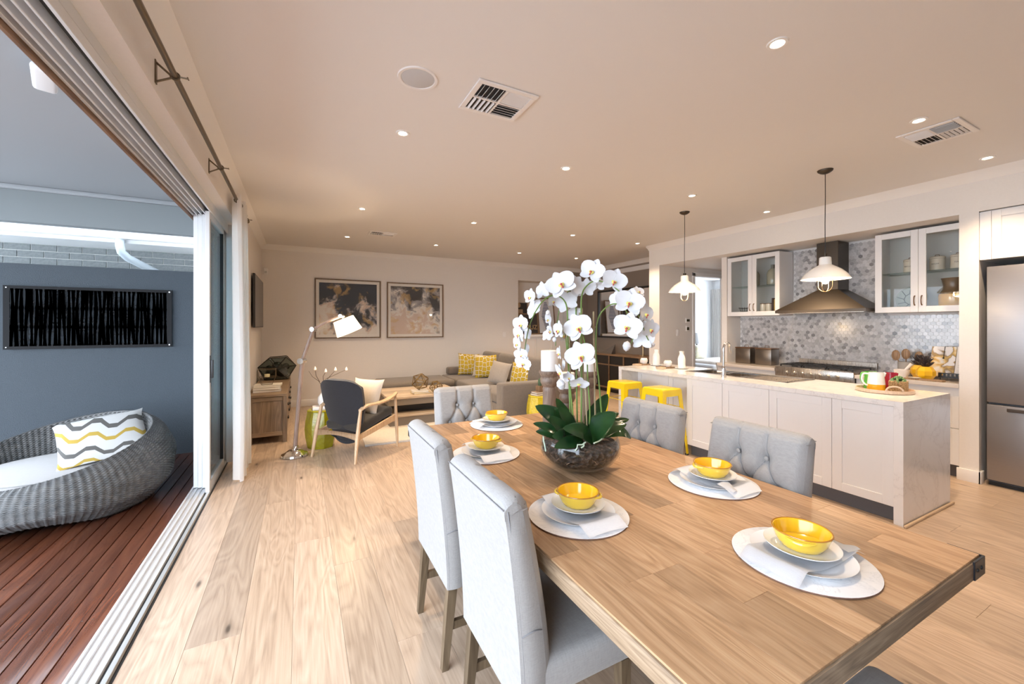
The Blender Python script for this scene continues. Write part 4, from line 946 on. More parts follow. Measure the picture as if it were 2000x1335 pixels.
for i, (y, h, c, lb) in enumerate(((3.455, .23, (.05, .03, .03), 'dark cookbook standing in the glazed cabinet'), (3.425, .21, (.42, .30, .06), 'mustard cookbook standing in the glazed cabinet'), (3.395, .20, (.06, .16, .28), 'blue cookbook standing in the glazed cabinet'))):
    t = thing('book', lb, 'book', (6.08, y, FLZ), 0, 'cookbooks in the cabinet'); MB().box(-.08, .08, -.0125, .0125, 0, h, .002, 1).build('cover', M('book_' + str(i), c, .5), t); MB().box(-.076, .082, -.009, .009, .004, h + .0005 - .004).build('pages', M('paper', (.8, .76, .68), .8), t)
t = thing('wire_basket', 'black wire basket behind the left glass door', 'basket', (6.08, 3.90, FLZ)); q = MB()
for z, r in ((.004, .055), (.05, .075), (.10, .095)): q.tube([(r * math.cos(2 * PI * i / 24), r * math.sin(2 * PI * i / 24), z) for i in range(24)], .003, 6, closed=True)
q.build('hoops', BLACK, t); q = MB()
for i in range(16): a = 2 * PI * i / 16; q.tube([(.055 * math.cos(a), .055 * math.sin(a), .003), (.095 * math.cos(a), .095 * math.sin(a), .115)], .002, 5)
q.build('spokes', BLACK, t)

# fridge and the cupboard over it -----------------------------------------------------------------
FSS = M('fridge_steel', (.36, .35, .36), .30, 1.0); v_ = coords(FSS, (1, 1, 90)); setrough(FSS, ramp(FSS, noise(FSS, v_, 6, 2), [(.3, (.36,) * 3), (.7, (.5,) * 3)]))
fr = thing('fridge', 'tall brushed steel fridge with bottom freezer in the recess', 'fridge', (6.05, .88, 0))
MB().box(-.30, .33, -.455, .455, .03, 2.03).build('body', M('fridge_side', (.08, .08, .085), .4), fr); MB().box(-.35, -.302, -.455, .455, .775, 2.035, .004).build('upper_door', FSS, fr)
ld = MB().box(-.35, -.302, -.455, .455, .055, .755, .004).build('freezer_door', FSS, fr); MB().box(-.366, -.351, -.40, .33, .705, .735, .003).build('handle', M('fridge_handle', (.16, .15, .15), .35, .9), ld)
MB().box(-.31, .33, -.45, .45, 0, .03).build('plinth', BLACK, fr)
t = thing('overhead_cupboard', 'white shaker cupboard above the fridge', 'cupboard', (6.0, .868, 2.10)); MB().box(-.30, .39, -.505, .505, .002, .456).build('carcass', CAB, t)
for y0, y1 in ((.365, .868), (.871, 1.30)): shaker_x(y0, y1, .002, .448, 5.679, 'door', t, (6.0, .868), .06)
MB().box(-.321, -.301, .434, .506, .002, .448).build('filler', CAB, t)

# items on the worktops -----------------------------------------------------------------------------
TIN = M('aged_tin', (.22, .19, .165), .3, .9)
for y, lb in ((3.85, 'square metal tin with copper lid next to the doorway'), (3.545, 'square metal tin with copper lid next to the cooker')):
    t = thing('storage_tin', lb, 'tin', (6.02, y, ZB + .0005), 0, 'square metal tins'); MB().box(-.10, .10, -.115, .115, 0, .225, .008).build('body', TIN, t); MB().box(-.104, .104, -.119, .119, .225, .243, .006).build('lid', BRH, t)
    MB().tube([(0, -.03, .243), (0, -.025, .275), (0, .025, .275), (0, .03, .243)], .004, 8).build('handle', BRH, t)
WSP = wood('spoon_wood', (.15, .085, .045), (.26, .16, .09), (.36, .24, .14), 'Z', .5)
WZ = ZB + .0005
t = lath('utensil_crock', 'grey stone utensil crock on the worktop', 'crock', (6.12, 2.05, WZ), (('body', [(0, 0), (.06, 0), (.066, .004), (.067, .155), (.06, .157), (.056, .01), (0, .008)], M('grey_crock', (.36, .34, .32), .6)),))
for i, (dx, dy, lx, ly, h, kind) in enumerate(((-.01, .02, -.03, .06, .25, 'dark wooden spoon leaning left in the crock'), (0, -.005, -.03, -.005, .27, 'slotted wooden spatula in the middle of the crock'), (.02, -.03, .0, -.085, .24, 'wooden spatula leaning right in the crock'))):
    s = thing('cooking_spoon', kind, 'utensil', (6.12 + dx, 2.05 + dy, WZ + .012), 0, 'wooden utensils'); MB().tube([(0, 0, 0), (lx * .7, ly * .7, h * .72)], .006, 8).build('shaft', WSP, s)
    q = MB(); q.ico((lx * .9, ly * .9, h * .86), .042, 2, (.35, .95, 1.45)); q.build('blade', WSP, s)
PYEL = M('pineapple_yellow', (.82, .47, .01), .25, coat=.3); PLEAF = M('pineapple_leaf', (.03, .02, .02), .5)
for x, y, lb in ((6.02, 1.90, 'faceted yellow pineapple jar with dark leaves, behind the front one'), (5.85, 1.80, 'faceted yellow pineapple jar with dark leaves, nearest the cookbook')):
    t = thing('pineapple_jar', lb, 'jar', (x, y, WZ), .2, 'pineapple jars'); q = MB(); q.lathe([(0, 0), (.05, 0), (.077, .045), (.077, .09), (.05, .135), (0, .135)], n=8); q.build('body', PYEL, t, 10)
    q = MB()
    for k, (r, z, n) in enumerate(((.07, .185, 7), (.06, .225, 6), (.03, .25, 5))):
        for i in range(n):
            a = 2 * PI * i / n + k * .4; c, s_ = math.cos(a), math.sin(a); q.tube([(0, 0, .133 + k * .016), (r * .55 * c, r * .55 * s_, z - .022), (r * c, r * s_, z)], [.014, .014, .001], 6)
    q.build('leaf_crown', PLEAF, t)
t = thing('mortar', 'white stone mortar on the worktop by the cooker', 'mortar', (5.83, 1.985, WZ)); MB().lathe([(0, 0), (.04, 0), (.045, .01), (.062, .05), (.066, .088), (.058, .088), (.05, .04), (0, .022)], n=36).build('bowl', M('white_stone', (.80, .74, .70), .4), t)
t = thing('pestle', 'white stone pestle leaning in the mortar', 'pestle', (5.83, 1.985, WZ + .03)); MB().tube([(-.002, .012, .0), (.01, -.03, .06), (.02, -.075, .125)], [.015, .012, .017], 14).build('rod', M('white_stone', (.8, .8, .8)), t)
t = thing('serving_board', 'round timber board with white plate under the pineapple jars', 'board', (5.74, 1.80, WZ)); MB().box(-.055, .045, -.17, .13, 0, .014, .004).build('board', WSP, t); MB().lathe([(0, .0145), (.035, .0145), (.05, .02), (.05, .0225), (0, .018)], (-.005, .05, 0), 32).build('dish', CHINA, t)
cb = thing('cookbook_stand', 'black slatted metal cookbook stand on the worktop', 'stand', (6.0, 1.63, WZ)); q = MB(); tl = R(22)
q.box(-.05, -.044, -.105, .105, .03, .075); q.box(-.05, .03, -.105, .105, .024, .03)
for sy in (-.09, .09): q.tube([(-.04, sy, .03), (-.05, sy, .0), (-.05, sy, .004)], .004, 6); q.tube([(.02, sy, .03), (.10, sy, .26), (.14, sy, .003)], .004, 6)
q.build('frame', BLACK, cb)
for i in range(6): MB().box(-.0525, -.0502, -.085 + i * .03, -.073 + i * .03, .040, .066).build('slot', CHROME, cb)
bk = thing('cookbook', 'open cookbook with food photographs on the black stand', 'book', (5.975, 1.63, WZ + .033)); mtx = Matrix.Rotation(R(20), 4, 'Y')
FOOD = M('food_print', (.8, .75, .7), .45); v_ = coords(FOOD, (1, 1, 1)); f_ = noise(FOOD, v_, 9, 2, .4, .6); setcol(FOOD, ramp(FOOD, f_, [(.3, (.85, .82, .79)), (.46, (.80, .77, .76)), (.5, (.30, .20, .10)), (.56, (.62, .40, .12)), (.62, (.78, .62, .36)), (.7, (.85, .82, .78))]))
q = MB(); q.box(0, .012, .002, .19, 0, .33, .002, 1); q.xf(mtx); q.build('left_page', FOOD, bk); q = MB(); q.box(0, .012, -.105, -.002, 0, .33, .002, 1); q.xf(mtx); q.build('right_page', M('page_white', (.82, .78, .75), .5), bk)
q = MB()
for i in range(9): q.box(-.0008, 0, -.10, -.02 - .02 * (i % 3 == 0), .03 + i * .02, .0325 + i * .02)
q.xf(mtx); q.build('text_lines', M('print_grey', (.5, .47, .45), .6), bk); q = MB(); q.tube([(-.004, .09, .33), (-.006, .09, .2)], .0025, 6).tube([(-.004, -.05, .33), (-.006, -.05, .2)], .0025, 6); q.ico((-.007, .09, .2), .008).ico((-.007, -.05, .2), .008); q.xf(mtx); q.build('page_weight', BLACK, bk)

# tray on the island
tr_ = thing('serving_tray', 'round pale timber tray with arched handles near the island end', 'tray', (4.45, 1.63, ZB + .0005)); PALE = wood('pale_timber', (.55, .40, .29), (.68, .52, .39), (.78, .62, .48), 'X', .45)
MB().lathe([(0, 0), (.182, 0), (.19, .004), (.19, .03), (.184, .03), (.182, .008), (0, .008)], n=56).build('dish', PALE, tr_)
for s in (-1, 1):
    a0 = PI * 1.22 if s < 0 else PI * .22; c, sn = math.cos(a0), math.sin(a0); tx, ty = -sn, c
    MB().tube([(c * .187 + tx * .055 * math.cos(q_), sn * .187 + ty * .055 * math.cos(q_), .028 + .04 * math.sin(q_)) for q_ in [PI * i / 10 for i in range(11)]], .007, 8).build('handle', PALE, tr_)
TZ2 = ZB + .0092
def jug(name, x, y, label, mats, r=.062, h=.155, rz=0):
    t = thing(name, label, 'jug', (x, y, TZ2), rz, 'jugs on the tray'); MB().lathe([(0, 0), (r * .97, 0), (r, .004), (r * .97, h * .36)], n=36).build('base_glaze', mats[0], t); MB().lathe([(r * .97, h * .36), (r * .86, h * .8), (r * .80, h), (r * .75, h), (r * .8, h * .8), (r * .9, h * .3), (0, .01)], n=36).build('body', mats[1], t)
    MB().tube(smooth([(-r * .85, 0, h * .92), (-r * 1.45, 0, h * .9), (-r * 1.6, 0, h * .6), (-r * 1.3, 0, h * .35), (-r * .93, 0, h * .28)], 4), .007, 10).build('handle', mats[1], t)
    MB().tube([(r * .72, 0, h * .82), (r * 1.0, 0, h * 1.0)], [.018, .010], 10).build('spout', mats[1], t)
WG = M('white_glaze', (.86, .85, .84), .15, coat=.3)
jug('jug', 4.395, 1.665, 'white jug with yellow dipped base on the tray', (M('jug_yellow', (.80, .42, .02), .2), WG), rz=R(-48) )
jug('jug', 4.495, 1.745, 'green jug behind the white jug on the tray', (M('jug_green', (.10, .42, .06), .25), M('jug_green', (.1, .4, .06))), .045, .15, R(-40))
jug('jug', 4.55, 1.625, 'dark red jug beside the white jug on the tray', (M('jug_red', (.36, .015, .04), .25), M('jug_red', (.3, .02, .04))), .042, .15, R(-70))
bs = thing('wicker_basket', 'small square wicker basket with a succulent on the tray', 'basket', (4.445, 1.535, TZ2), R(12)); WICK = M('natural_wicker', (.45, .29, .13), .6); v_ = coords(WICK, (1, 1, 1)); f_ = noise(WICK, v_, 90, 2); setcol(WICK, ramp(WICK, f_, [(.3, (.22, .12, .045)), (.7, (.56, .38, .19))]))
for i in range(11):
    z = .006 + i * .0085; q = MB(); s_ = .050; q.tube([(s_ * a + .0035 * (1 if (k + i) % 2 else -1) * (abs(a) > .99), s_ * b + .0035 * (1 if (k + i) % 2 else -1) * (abs(b) > .99), z) for k, (a, b) in enumerate([(-1 + 2 * j / 8, -1) for j in range(8)] + [(1, -1 + 2 * j / 8) for j in range(8)] + [(1 - 2 * j / 8, 1) for j in range(8)] + [(-1, 1 - 2 * j / 8) for j in range(8)])], .0045, 6, closed=True); q.build('weave_row', WICK, bs)
MB().box(-.046, .046, -.046, .046, .002, .085).build('liner', M('soil', (.06, .045, .03), .9), bs)
sc = thing('succulent', 'small green succulent in the wicker basket', 'plant', (4.445, 1.535, TZ2 + .085)); q = MB(); rr = random.Random(4)
SUCC = M('succulent_green', (.10, .22, .06), .45); v_ = coords(SUCC); f_ = noise(SUCC, v_, 45, 2); setcol(SUCC, ramp(SUCC, f_, [(.35, (.05, .14, .06)), (.6, (.16, .28, .09)), (.75, (.42, .45, .14))]))
for i in range(70):
    a, b = rr.uniform(0, 2 * PI), rr.random() ** .6; c = Vector((.052 * b * math.cos(a), .052 * b * math.sin(a), .038 * (1 - b * b) + rr.uniform(-.004, .006))); q.ico(c, .0105, 1, (rr.uniform(.7, 1.1), rr.uniform(.7, 1.1), 1.1))
q.build('rosette', SUCC, sc)

# breakfast things at the far end of the island
for i, (x, y, w_) in enumerate(((4.47, 3.74, 'nearer the sink'), (4.50, 4.20, 'at the far end of the island'))):
    lath('milk_bottle', f'white ceramic milk bottle {w_}', 'bottle', (x, y, ZB + .0145), (('body', [(0, 0), (.044, 0), (.048, .006), (.048, .12), (.036, .155), (.026, .175)], WG), ('neck', [(.026, .175), (.028, .183), (.025, .19), (.03, .205), (.03, .215), (.022, .215), (0, .2)], WG)), 'milk bottles')
    t = thing('saucer', f'pale round plate under the milk bottle {w_}', 'plate', (x, y, ZB + .0005), 0, 'round plates'); MB().lathe([(0, 0), (.055, 0), (.085, .010), (.088, .014), (.084, .0135), (.05, .0135), (0, .0135)], n=40).build('dish', CHINA, t)
    t = thing('cup', f'white cup and lid beside the milk bottle {w_}', 'cup', (x - .06, y + .175, ZB + .0155), 0, 'white cups'); MB().lathe([(0, 0), (.035, 0), (.052, .025), (.054, .06), (.05, .06), (.04, .02), (0, .01)], n=36).build('body', WG, t); MB().lathe([(.054, .061), (.045, .068), (.042, .083), (0, .086)], n=32).build('lid', WG, t)
    MB().tube([(-.05, -.005, .05), (-.078, -.008, .045), (-.075, -.008, .022), (-.045, -.004, .018)], .005, 8).build('handle', WG, t)
    o = MB().box(x - .20, x + .0, y + .095, y + .26, ZB + .0005, ZB + .015, .005).build('breadboard', WSP); tag(o, f'small timber board under the cup {w_}', 'board', 'small timber boards')
    t = thing('folded_napkin', f'pale folded napkin on the bench edge {w_}', 'napkin', (x - .25, y + .12, ZB + .0005)); MB().box(-.045, .045, -.05, .05, 0, .016, .006, 3).build('fold', M('tan_linen', (.62, .46, .34), .8), t)

# wall controls on the hall wall
def wallbox(name, label, cat, x, z, wd, h, face=None, y=5.22):
    t = thing(name, label, cat, (x, y, z)); MB().box(-wd / 2, wd / 2, -.012, -.0005, -h / 2, h / 2, .003).build('plate', TRIM, t)
    if face: MB().box(face[0], face[1], -.0135, -.0122, face[2], face[3]).build('screen', M('screen_olive', (.05, .045, .025), .2), t)
    else: MB().box(-.012, .012, -.016, -.0122, -.02, .02, .002, 1).build('rocker', TRIM, t)
wallbox('light_switch', 'white light switch below the thermostats on the hall wall', 'switch', 6.13, 1.36, .07, .115)
wallbox('thermostat', 'upper wall thermostat with dark display by the doorway', 'thermostat', 6.40, 1.585, .12, .09, (-.04, .04, -.022, .022)); wallbox('thermostat', 'lower wall thermostat with square display by the doorway', 'thermostat', 6.395, 1.435, .10, .10, (-.03, .03, -.03, .025))
# bedroom seen through the doorway
bd = thing('bed', 'white made bed seen through the doorway', 'bed', (9.0, 6.52, 0)); MB().box(-.85, .85, -.55, .55, .05, .38, .02).build('base', CEILP, bd); MB().box(-.84, .84, -.54, .54, .38, .60, .05, 4).build('mattress', M('duvet_white', (.85, .86, .88), .8), bd); MB().box(-.6, .84, -.56, .56, .50, .66, .06, 4).build('duvet', fabric('duvet_beige', (.78, .70, .62), (.70, .62, .55), 60), bd)
t = thing('cushion', 'yellow patterned cushion on the bed beyond the doorway', 'cushion', (8.95, 6.93, .661)); q = MB(); q.box(-.2, .2, -.05, .05, 0, .34, .05, 4); q.build('cover', speckle('yellow_print', (.78, .74, .45), (.85, .85, .8), 22, .8, 0), t)
t = thing('bedside_lamp', 'white and black table lamp beyond the bed', 'lamp', (9.17, 7.20, .62)); MB().lathe([(0, 0), (.06, 0), (.06, .02), (.02, .04), (.02, .42)], n=20).build('stem', BLACK, t); MB().lathe([(.11, .40), (.035, .68)], n=28).build('shade', M('lamp_white', (.7, .72, .74), .5), t)
MB().box(-.12, .12, -.09, .09, -.62, 0, .004).build('stand', CEILP, t)
curtain2 = thing('curtain', 'white sheer curtain beside the bedroom window', 'curtain', (9.93, 7.14, .02)); link('cloth', MB().grid(lambda u, v: (.03 * math.sin(2 * PI * 5 * u), -.12 + .3 * u, 2.45 * v), 60, 6).mesh('cloth', SHEER, 80), curtain2)
# ------------------------------------------------------------------ living area: art, niche, left wall
def painting_mat(name, seed, stops, grad):
    mm = M(name, (.5, .5, .5), .5); n, l = nodes(mm); v = coords(mm, (1, 1, 1)); mp = v.node; mp.inputs['Location'].default_value = (seed * 3.1, 0, seed * 1.7)
    warp = n.new('ShaderNodeTexNoise'); warp.inputs['Scale'].default_value = 3.2; warp.inputs['Detail'].default_value = 4; l.new(v, warp.inputs['Vector'])
    ad = n.new('ShaderNodeMixRGB'); ad.blend_type = 'ADD'; ad.inputs[0].default_value = .28; l.new(v, ad.inputs[1]); l.new(warp.outputs['Color'], ad.inputs[2])
    f = noise(mm, ad.outputs[0], 2.6, 6, .62, .35)
    tc = n.new('ShaderNodeTexCoord'); sx = n.new('ShaderNodeSeparateXYZ'); l.new(tc.outputs['Object'], sx.inputs[0])
    g = math_n(mm, 'ADD', math_n(mm, 'MULTIPLY_ADD', f, 2.2), math_n(mm, 'MULTIPLY', sx.outputs['Z'], grad)); f.node.parent = None
    [setattr(nd.inputs[2], 'default_value', -.6) for nd in n if nd.type == 'MATH' and nd.operation == 'MULTIPLY_ADD']
    c = ramp(mm, g, stops, 'EASE')
    hue = noise(mm, ad.outputs[0], 5.5, 2, .5, .5)
    c = mixc(mm, ramp(mm, hue, [(.56, (0, 0, 0)), (.66, (.55,) * 3)]), c, (.62, .40, .14)); setcol(mm, c); return mm
NAVY, CHAR, GREY, BLUSH, CRM = (.015, .022, .035), (.05, .05, .055), (.33, .31, .31), (.66, .52, .43), (.78, .73, .66)
ART1 = painting_mat('abstract_art_navy', 1.0, [(.22, CRM), (.34, BLUSH), (.42, GREY), (.50, CHAR), (.58, NAVY)], .55)
ART2 = painting_mat('abstract_art_cream', 2.6, [(.22, BLUSH), (.40, CRM), (.56, GREY), (.66, (.13, .12, .12)), (.76, CHAR)], .5)
FRM = wood('bronze_frame', (.11, .07, .04), (.19, .125, .075), (.25, .17, .11), 'Z', .4); MATB = M('mount_board', (.82, .78, .72), .7)
def framed(x0, x1, z0, z1, art, label):
    xc, zc = (x0 + x1) / 2, (z0 + z1) / 2; a, b = (x1 - x0) / 2, (z1 - z0) / 2; t = thing('framed_painting', label, 'painting', (xc, 8.459, zc)); fw = .022
    q = MB()
    for bx in ((-a, a, b - fw, b), (-a, a, -b, -b + fw), (-a, -a + fw, -b + fw, b - fw), (a - fw, a, -b + fw, b - fw)): q.box(bx[0], bx[1], -.038, 0, bx[2], bx[3], .002, 1)
    q.build('frame', FRM, t); MB().box(-a + fw, a - fw, -.016, -.002, -b + fw, b - fw).build('mount', MATB, t)
    MB().box(-a + .075, a - .075, -.019, -.0165, -b + .075, b - .075).build('print', art, t)
    MB().box(-a + fw, a - fw, -.026, -.024, -b + fw, b - fw).build('glazing', thinglass('picture_glass', (1, 1, 1), .03), t)
framed(.25, 1.437, 1.245, 2.375, ART1, 'large framed abstract painting in navy and cream behind the floor lamp')
framed(1.558, 2.732, 1.240, 2.365, ART2, 'large framed abstract painting in cream and grey above the chaise')
tv = thing('wall_screen', 'flat grey screen on the wall above the timber sideboard', 'television', (-.60, 7.42, 1.84)); MB().box(.0005, .02, -.12, .12, -.12, .12).build('bracket', BLACK, tv); MB().box(.02, .05, -.72, .70, -.38, .38, .004, 1).build('panel', M('screen_rim', (.03, .03, .03), .4), tv); MB().box(.0505, .053, -.70, .68, -.365, .365).build('display', M('screen_grey', (.17, .17, .175), .35), tv)
t = thing('motion_sensor', 'small white motion sensor high in the back corner', 'sensor', (-.53, 8.459, 2.45)); MB().box(-.03, .03, -.045, -.0005, -.055, .055, .01, 3).build('case', TRIM, t); MB().box(-.018, .018, -.048, -.0455, -.035, .005, .001, 1).build('lens', M('lens_white', (.6, .6, .58), .4), t)
# niche with cabinet and posters
nc = thing('niche_cabinet', 'white panelled cabinet built into the back wall niche', 'cabinet', (5.335, 8.62, 0)); MB().box(-.755, .755, -.13, .235, .003, 1.22).build('carcass', TRIM, nc); MB().box(-.763, .763, -.20, .238, 1.221, 1.275, .006).build('top', TRIM, nc)
for i in range(3):
    a = -.75 + i * .5; q = MB()
    for bx in ((a, a + .06, .05, 1.19), (a + .43, a + .49, .05, 1.19), (a + .06, a + .43, .05, .11), (a + .06, a + .43, 1.13, 1.19)): q.box(bx[0], bx[1], -.15, -.131, bx[2], bx[3], .002, 1)
    d_ = q.build('door', TRIM, nc); MB().box(a + .06, a + .43, -.138, -.131, .11, 1.13).build('recess_panel', TRIM, d_)
def poster(x, y, wd, h, label, face, extra=None, tilt=8):
    t = thing('framed_poster', label, 'poster', (x, y, 1.2755)); mt = Matrix.Rotation(R(-tilt), 4, 'X'); q = MB(); a = wd / 2
    for bx in ((-a, -a + .03, 0, h), (a - .03, a, 0, h), (-a + .03, a - .03, 0, .03), (-a + .03, a - .03, h - .03, h)): q.box(bx[0], bx[1], -.012, .012, bx[2], bx[3], .002, 1)
    q.xf(mt); q.build('frame', WSP, t); q = MB(); q.box(-a + .03, a - .03, -.002, .008, .03, h - .03); q.xf(mt); q.build('print', face, t)
    for nm, fn, mm in extra or (): q = MB(); fn(q); q.xf(mt); q.build(nm, mm, t)
    return t
CHARC = M('poster_charcoal', (.055, .045, .042), .6); TAN = M('poster_tan', (.55, .40, .27), .6)
poster(4.80, 8.78, .50, .98, 'dark poster with a tan figure shape behind the left orchid spray', CHARC, (('figure_shape', lambda q: (q.ico((0, -.006, .72), .05, 2, (1, .08, 1.3)), q.box(-.1, .1, -.008, -.003, .30, .62, .002, 1)), TAN),), 6)
pc = poster(4.98, 8.62, .52, .52, 'dark framed print lettered CRUZ leaning in the niche', CHARC); lo = link('lettering', text_mesh('CRUZ', .155, M('poster_ochre', (.62, .42, .20), .6)), pc, (0, -.006, .17), (R(-8), 0, 0))
NVY = M('poster_blue', (.06, .10, .20), .6)
poster(5.50, 8.64, .50, .92, 'white print of blue stripes leaning in the niche', M('poster_white', (.78, .78, .80), .6), tuple(('stripe', (lambda z: lambda q: q.box(-.14 + abs(z - .45) * .3, .14 - abs(z - .45) * .3, -.006, -.0025, z, z + .018))(z), NVY) for z in [.14 + i * .038 for i in range(18)]))

# timber sideboard on the left wall --------------------------------------------------------------
SBW = wood('sideboard_timber', (.13, .085, .05), (.215, .15, .095), (.30, .22, .145), 'X', .5, 1.2); SBV = wood('sideboard_panel', (.12, .08, .05), (.20, .14, .09), (.30, .215, .145), 'Z', .5, .8)
sd = thing('sideboard', 'low timber sideboard with slatted ends beside the curtain', 'sideboard', (-.365, 7.13, 0)); HY_ = 1.16
MB().box(-.212, .225, -HY_, HY_, .585, .62, .004, 1).build('top', SBW, sd)
for sx in (-.185, .198):
    for sy in (-HY_ + .028, HY_ - .028): MB().box(sx - .025, sx + .025, sy - .026, sy + .026, 0, .585, .003, 1).build('leg', SBV, sd)
MB().box(-.20, .21, -HY_ + .03, HY_ - .03, .10, .585).build('body', SBV, sd)
MB().box(-.16, .173, -HY_ + .008, -HY_ + .03, .53, .58, .002, 1).build('rail', SBW, sd); MB().box(-.16, .173, -HY_ + .008, -HY_ + .03, .09, .14, .002, 1).build('rail', SBW, sd); MB().box(-.16, .173, -HY_ + .018, -HY_ + .03, .14, .53).build('end_panel', SBV, sd)
for i in range(4):
    y = -HY_ + .08 + i * .56; d_ = MB().box(.21, .222, y, y + .53, .12, .56, .003, 1).build('drawer', SBV, sd)
    for z in (.24, .42): MB().box(.222, .24, y + .20, y + .30, z, z + .025, .003, 1).build('pull', BLACK, d_)
def book(x, y, z, lx, ly, h, rz, col, label, grp='books on the sideboard'):
    t = thing('book', label, 'book', (x, y, z), rz, grp); MB().box(-lx / 2, lx / 2, -ly / 2, ly / 2, 0, .003).box(-lx / 2, lx / 2, -ly / 2, ly / 2, h - .003, h).box(lx / 2 - .003, lx / 2, -ly / 2, ly / 2, .003, h - .003).build('cover', M('cover_' + label[:12].replace(' ', '_'), col, .5), t); MB().box(-lx / 2 + .004, lx / 2 - .0035, -ly / 2 + .004, ly / 2 - .004, .0032, h - .0032).build('pages', M('paper', (.8, .76, .68), .8), t)
book(-.38, 6.30, .6205, .32, .24, .032, .05, (.42, .38, .42), 'mauve book at the bottom of the sideboard stack'); book(-.38, 6.30, .653, .31, .25, .030, .0, (.60, .55, .45), 'beige book in the middle of the sideboard stack'); book(-.37, 6.31, .6835, .31, .24, .026, -.06, (.66, .62, .54), 'cream book on top of the sideboard stack')
def wires(verts, edges, r, mat, name, parent):
    for a, b in edges: pass
    q = MB()
    for a, b in edges: q.tube([verts[a], verts[b]], r, 6)
    return q.build(name, mat, parent)
def poly_edges(bm_fn, mt):
    q = MB(); bm_fn(q.bm); q.xf(mt); q.bm.verts.index_update(); v = [x.co.copy() for x in q.bm.verts]; e = [(x.verts[0].index, x.verts[1].index) for x in q.bm.edges]; q.bm.free(); return v, e
tr = thing('terrarium', 'black-framed geometric glass terrarium on the sideboard', 'terrarium', (-.32, 7.65, .628)); W_, D_ = .27, .17
TV = [(-W_, 0, .19), (W_, 0, .20), (-.11, -D_, .34), (.13, -D_, .355), (-.11, D_, .34), (.13, D_, .355), (-.17, -D_ * .8, .003), (.15, -D_ * .8, .003), (-.17, D_ * .8, .003), (.15, D_ * .8, .003), (0, -D_ * 1.15, .18), (0, D_ * 1.15, .18)]
TV = [Vector(p) for p in TV]; TE = [(0, 2), (0, 4), (0, 6), (0, 8), (1, 3), (1, 5), (1, 7), (1, 9), (2, 3), (4, 5), (2, 4), (3, 5), (6, 7), (8, 9), (6, 8), (7, 9), (10, 2), (10, 3), (10, 6), (10, 7), (10, 0), (10, 1), (11, 4), (11, 5), (11, 8), (11, 9), (11, 0), (11, 1)]
wires(TV, TE, .006, M('black_lead', (.02, .017, .014), .45, .4), 'frame', tr); q = MB()
vs = [q.bm.verts.new(p) for p in TV]
for f in ((0, 2, 10), (0, 10, 6), (10, 2, 3), (10, 3, 1), (10, 1, 7), (10, 7, 6), (0, 11, 4), (0, 8, 11), (11, 5, 4), (11, 1, 5), (11, 9, 1), (11, 8, 9), (0, 4, 2), (2, 4, 5, 3), (1, 3, 5), (0, 6, 8), (1, 9, 7), (6, 7, 9, 8)): q.bm.faces.new([vs[i] for i in f])
q.build('glass', thinglass('terrarium_glass', (.42, .46, .44)), tr, 5); q = MB()
for i, (x, y, z, s) in enumerate(((-.08, 0, .10, .09), (.06, .02, .12, .10), (.0, -.03, .2, .08), (.12, 0, .19, .06), (-.12, .02, .17, .05))): q.ico((x, y, z), s, 2, (1, .8, 1))
q.build('moss', speckle('dark_moss', (.006, .018, .012), (.02, .04, .025), 30, .3, .5), tr)
ws = thing('wire_holder', 'bronze wire candle holder standing on the books', 'candle holder', (-.38, 6.29, .7097)); SQ = [(-.10, -.08), (.10, -.08), (.10, .08), (-.10, .08)]
V = [Vector((x * .6, y * .6, .003)) for x, y in SQ] + [Vector((x, y, .10)) for x, y in SQ] + [Vector((x, y, .20)) for x, y in SQ]
wires(V, [(0, 1), (1, 2), (2, 3), (3, 0), (0, 4), (1, 5), (2, 6), (3, 7), (4, 8), (5, 9), (6, 10), (7, 11), (8, 9), (9, 10), (10, 11), (11, 8), (4, 5), (6, 7)], .003, BR, 'frame', ws); MB().lathe([(0, .100), (.03, .100), (.032, .135), (0, .138)], n=20).build('tea_light', M('tea_light', (.72, .66, .40), .5), ws)

# armchair ---------------------------------------------------------------------------------------
ASH = wood('ash_frame', (.44, .29, .17), (.57, .40, .25), (.66, .49, .33), 'Z', .4, 1.2, .1); NAVYF = fabric('charcoal_wool', (.012, .012, .017), (.006, .006, .009), 300); SEATF = fabric('brown_wool', (.03, .025, .02), (.018, .015, .012), 300)
ac = thing('armchair', 'low timber-framed armchair with charcoal upholstery, turned away', 'armchair', (.60, 5.13, 0), R(39.6))
for s in (-1, 1):
    MB().tube([(-.355, s * .318, 0), (-.31, s * .305, .26), (-.245, s * .292, .565)], [.014, .023, .017], 12).build('leg', ASH, ac)
    MB().tube([(.345, s * .318, 0), (.335, s * .31, .30), (.325, s * .30, .635)], [.013, .021, .015], 12).build('leg', ASH, ac)
    pts = smooth([(-.26, s * .292, .555), (-.16, s * .298, .592), (.0, s * .310, .592), (.15, s * .312, .605), (.27, s * .308, .635), (.345, s * .302, .662)], 4)
    q = MB(); prev = None
    for i, p in enumerate(pts):
        k = i / (len(pts) - 1); wd = .018 + .020 * math.sin(PI * k) ** .7; th = .013; ring = [q.bm.verts.new((p.x, p.y + a * wd, p.z + b * th)) for a, b in ((-1, -.6), (-.6, -1), (.6, -1), (1, -.6), (1, .6), (.6, 1), (-.6, 1), (-1, .6))]
        if prev: q.bridge(prev, ring)
        else: q.bm.faces.new(ring[::-1])
        prev = ring
    q.bm.faces.new(prev); q.build('armrest', ASH, ac, 60)
    q = MB(); A = [(-.31, .235), (.335, .335), (.335, .405), (-.29, .29)]; q.prism(A, 'Y', s * .300 - .013, s * .300 + .013); q.build('side_rail', ASH, ac)
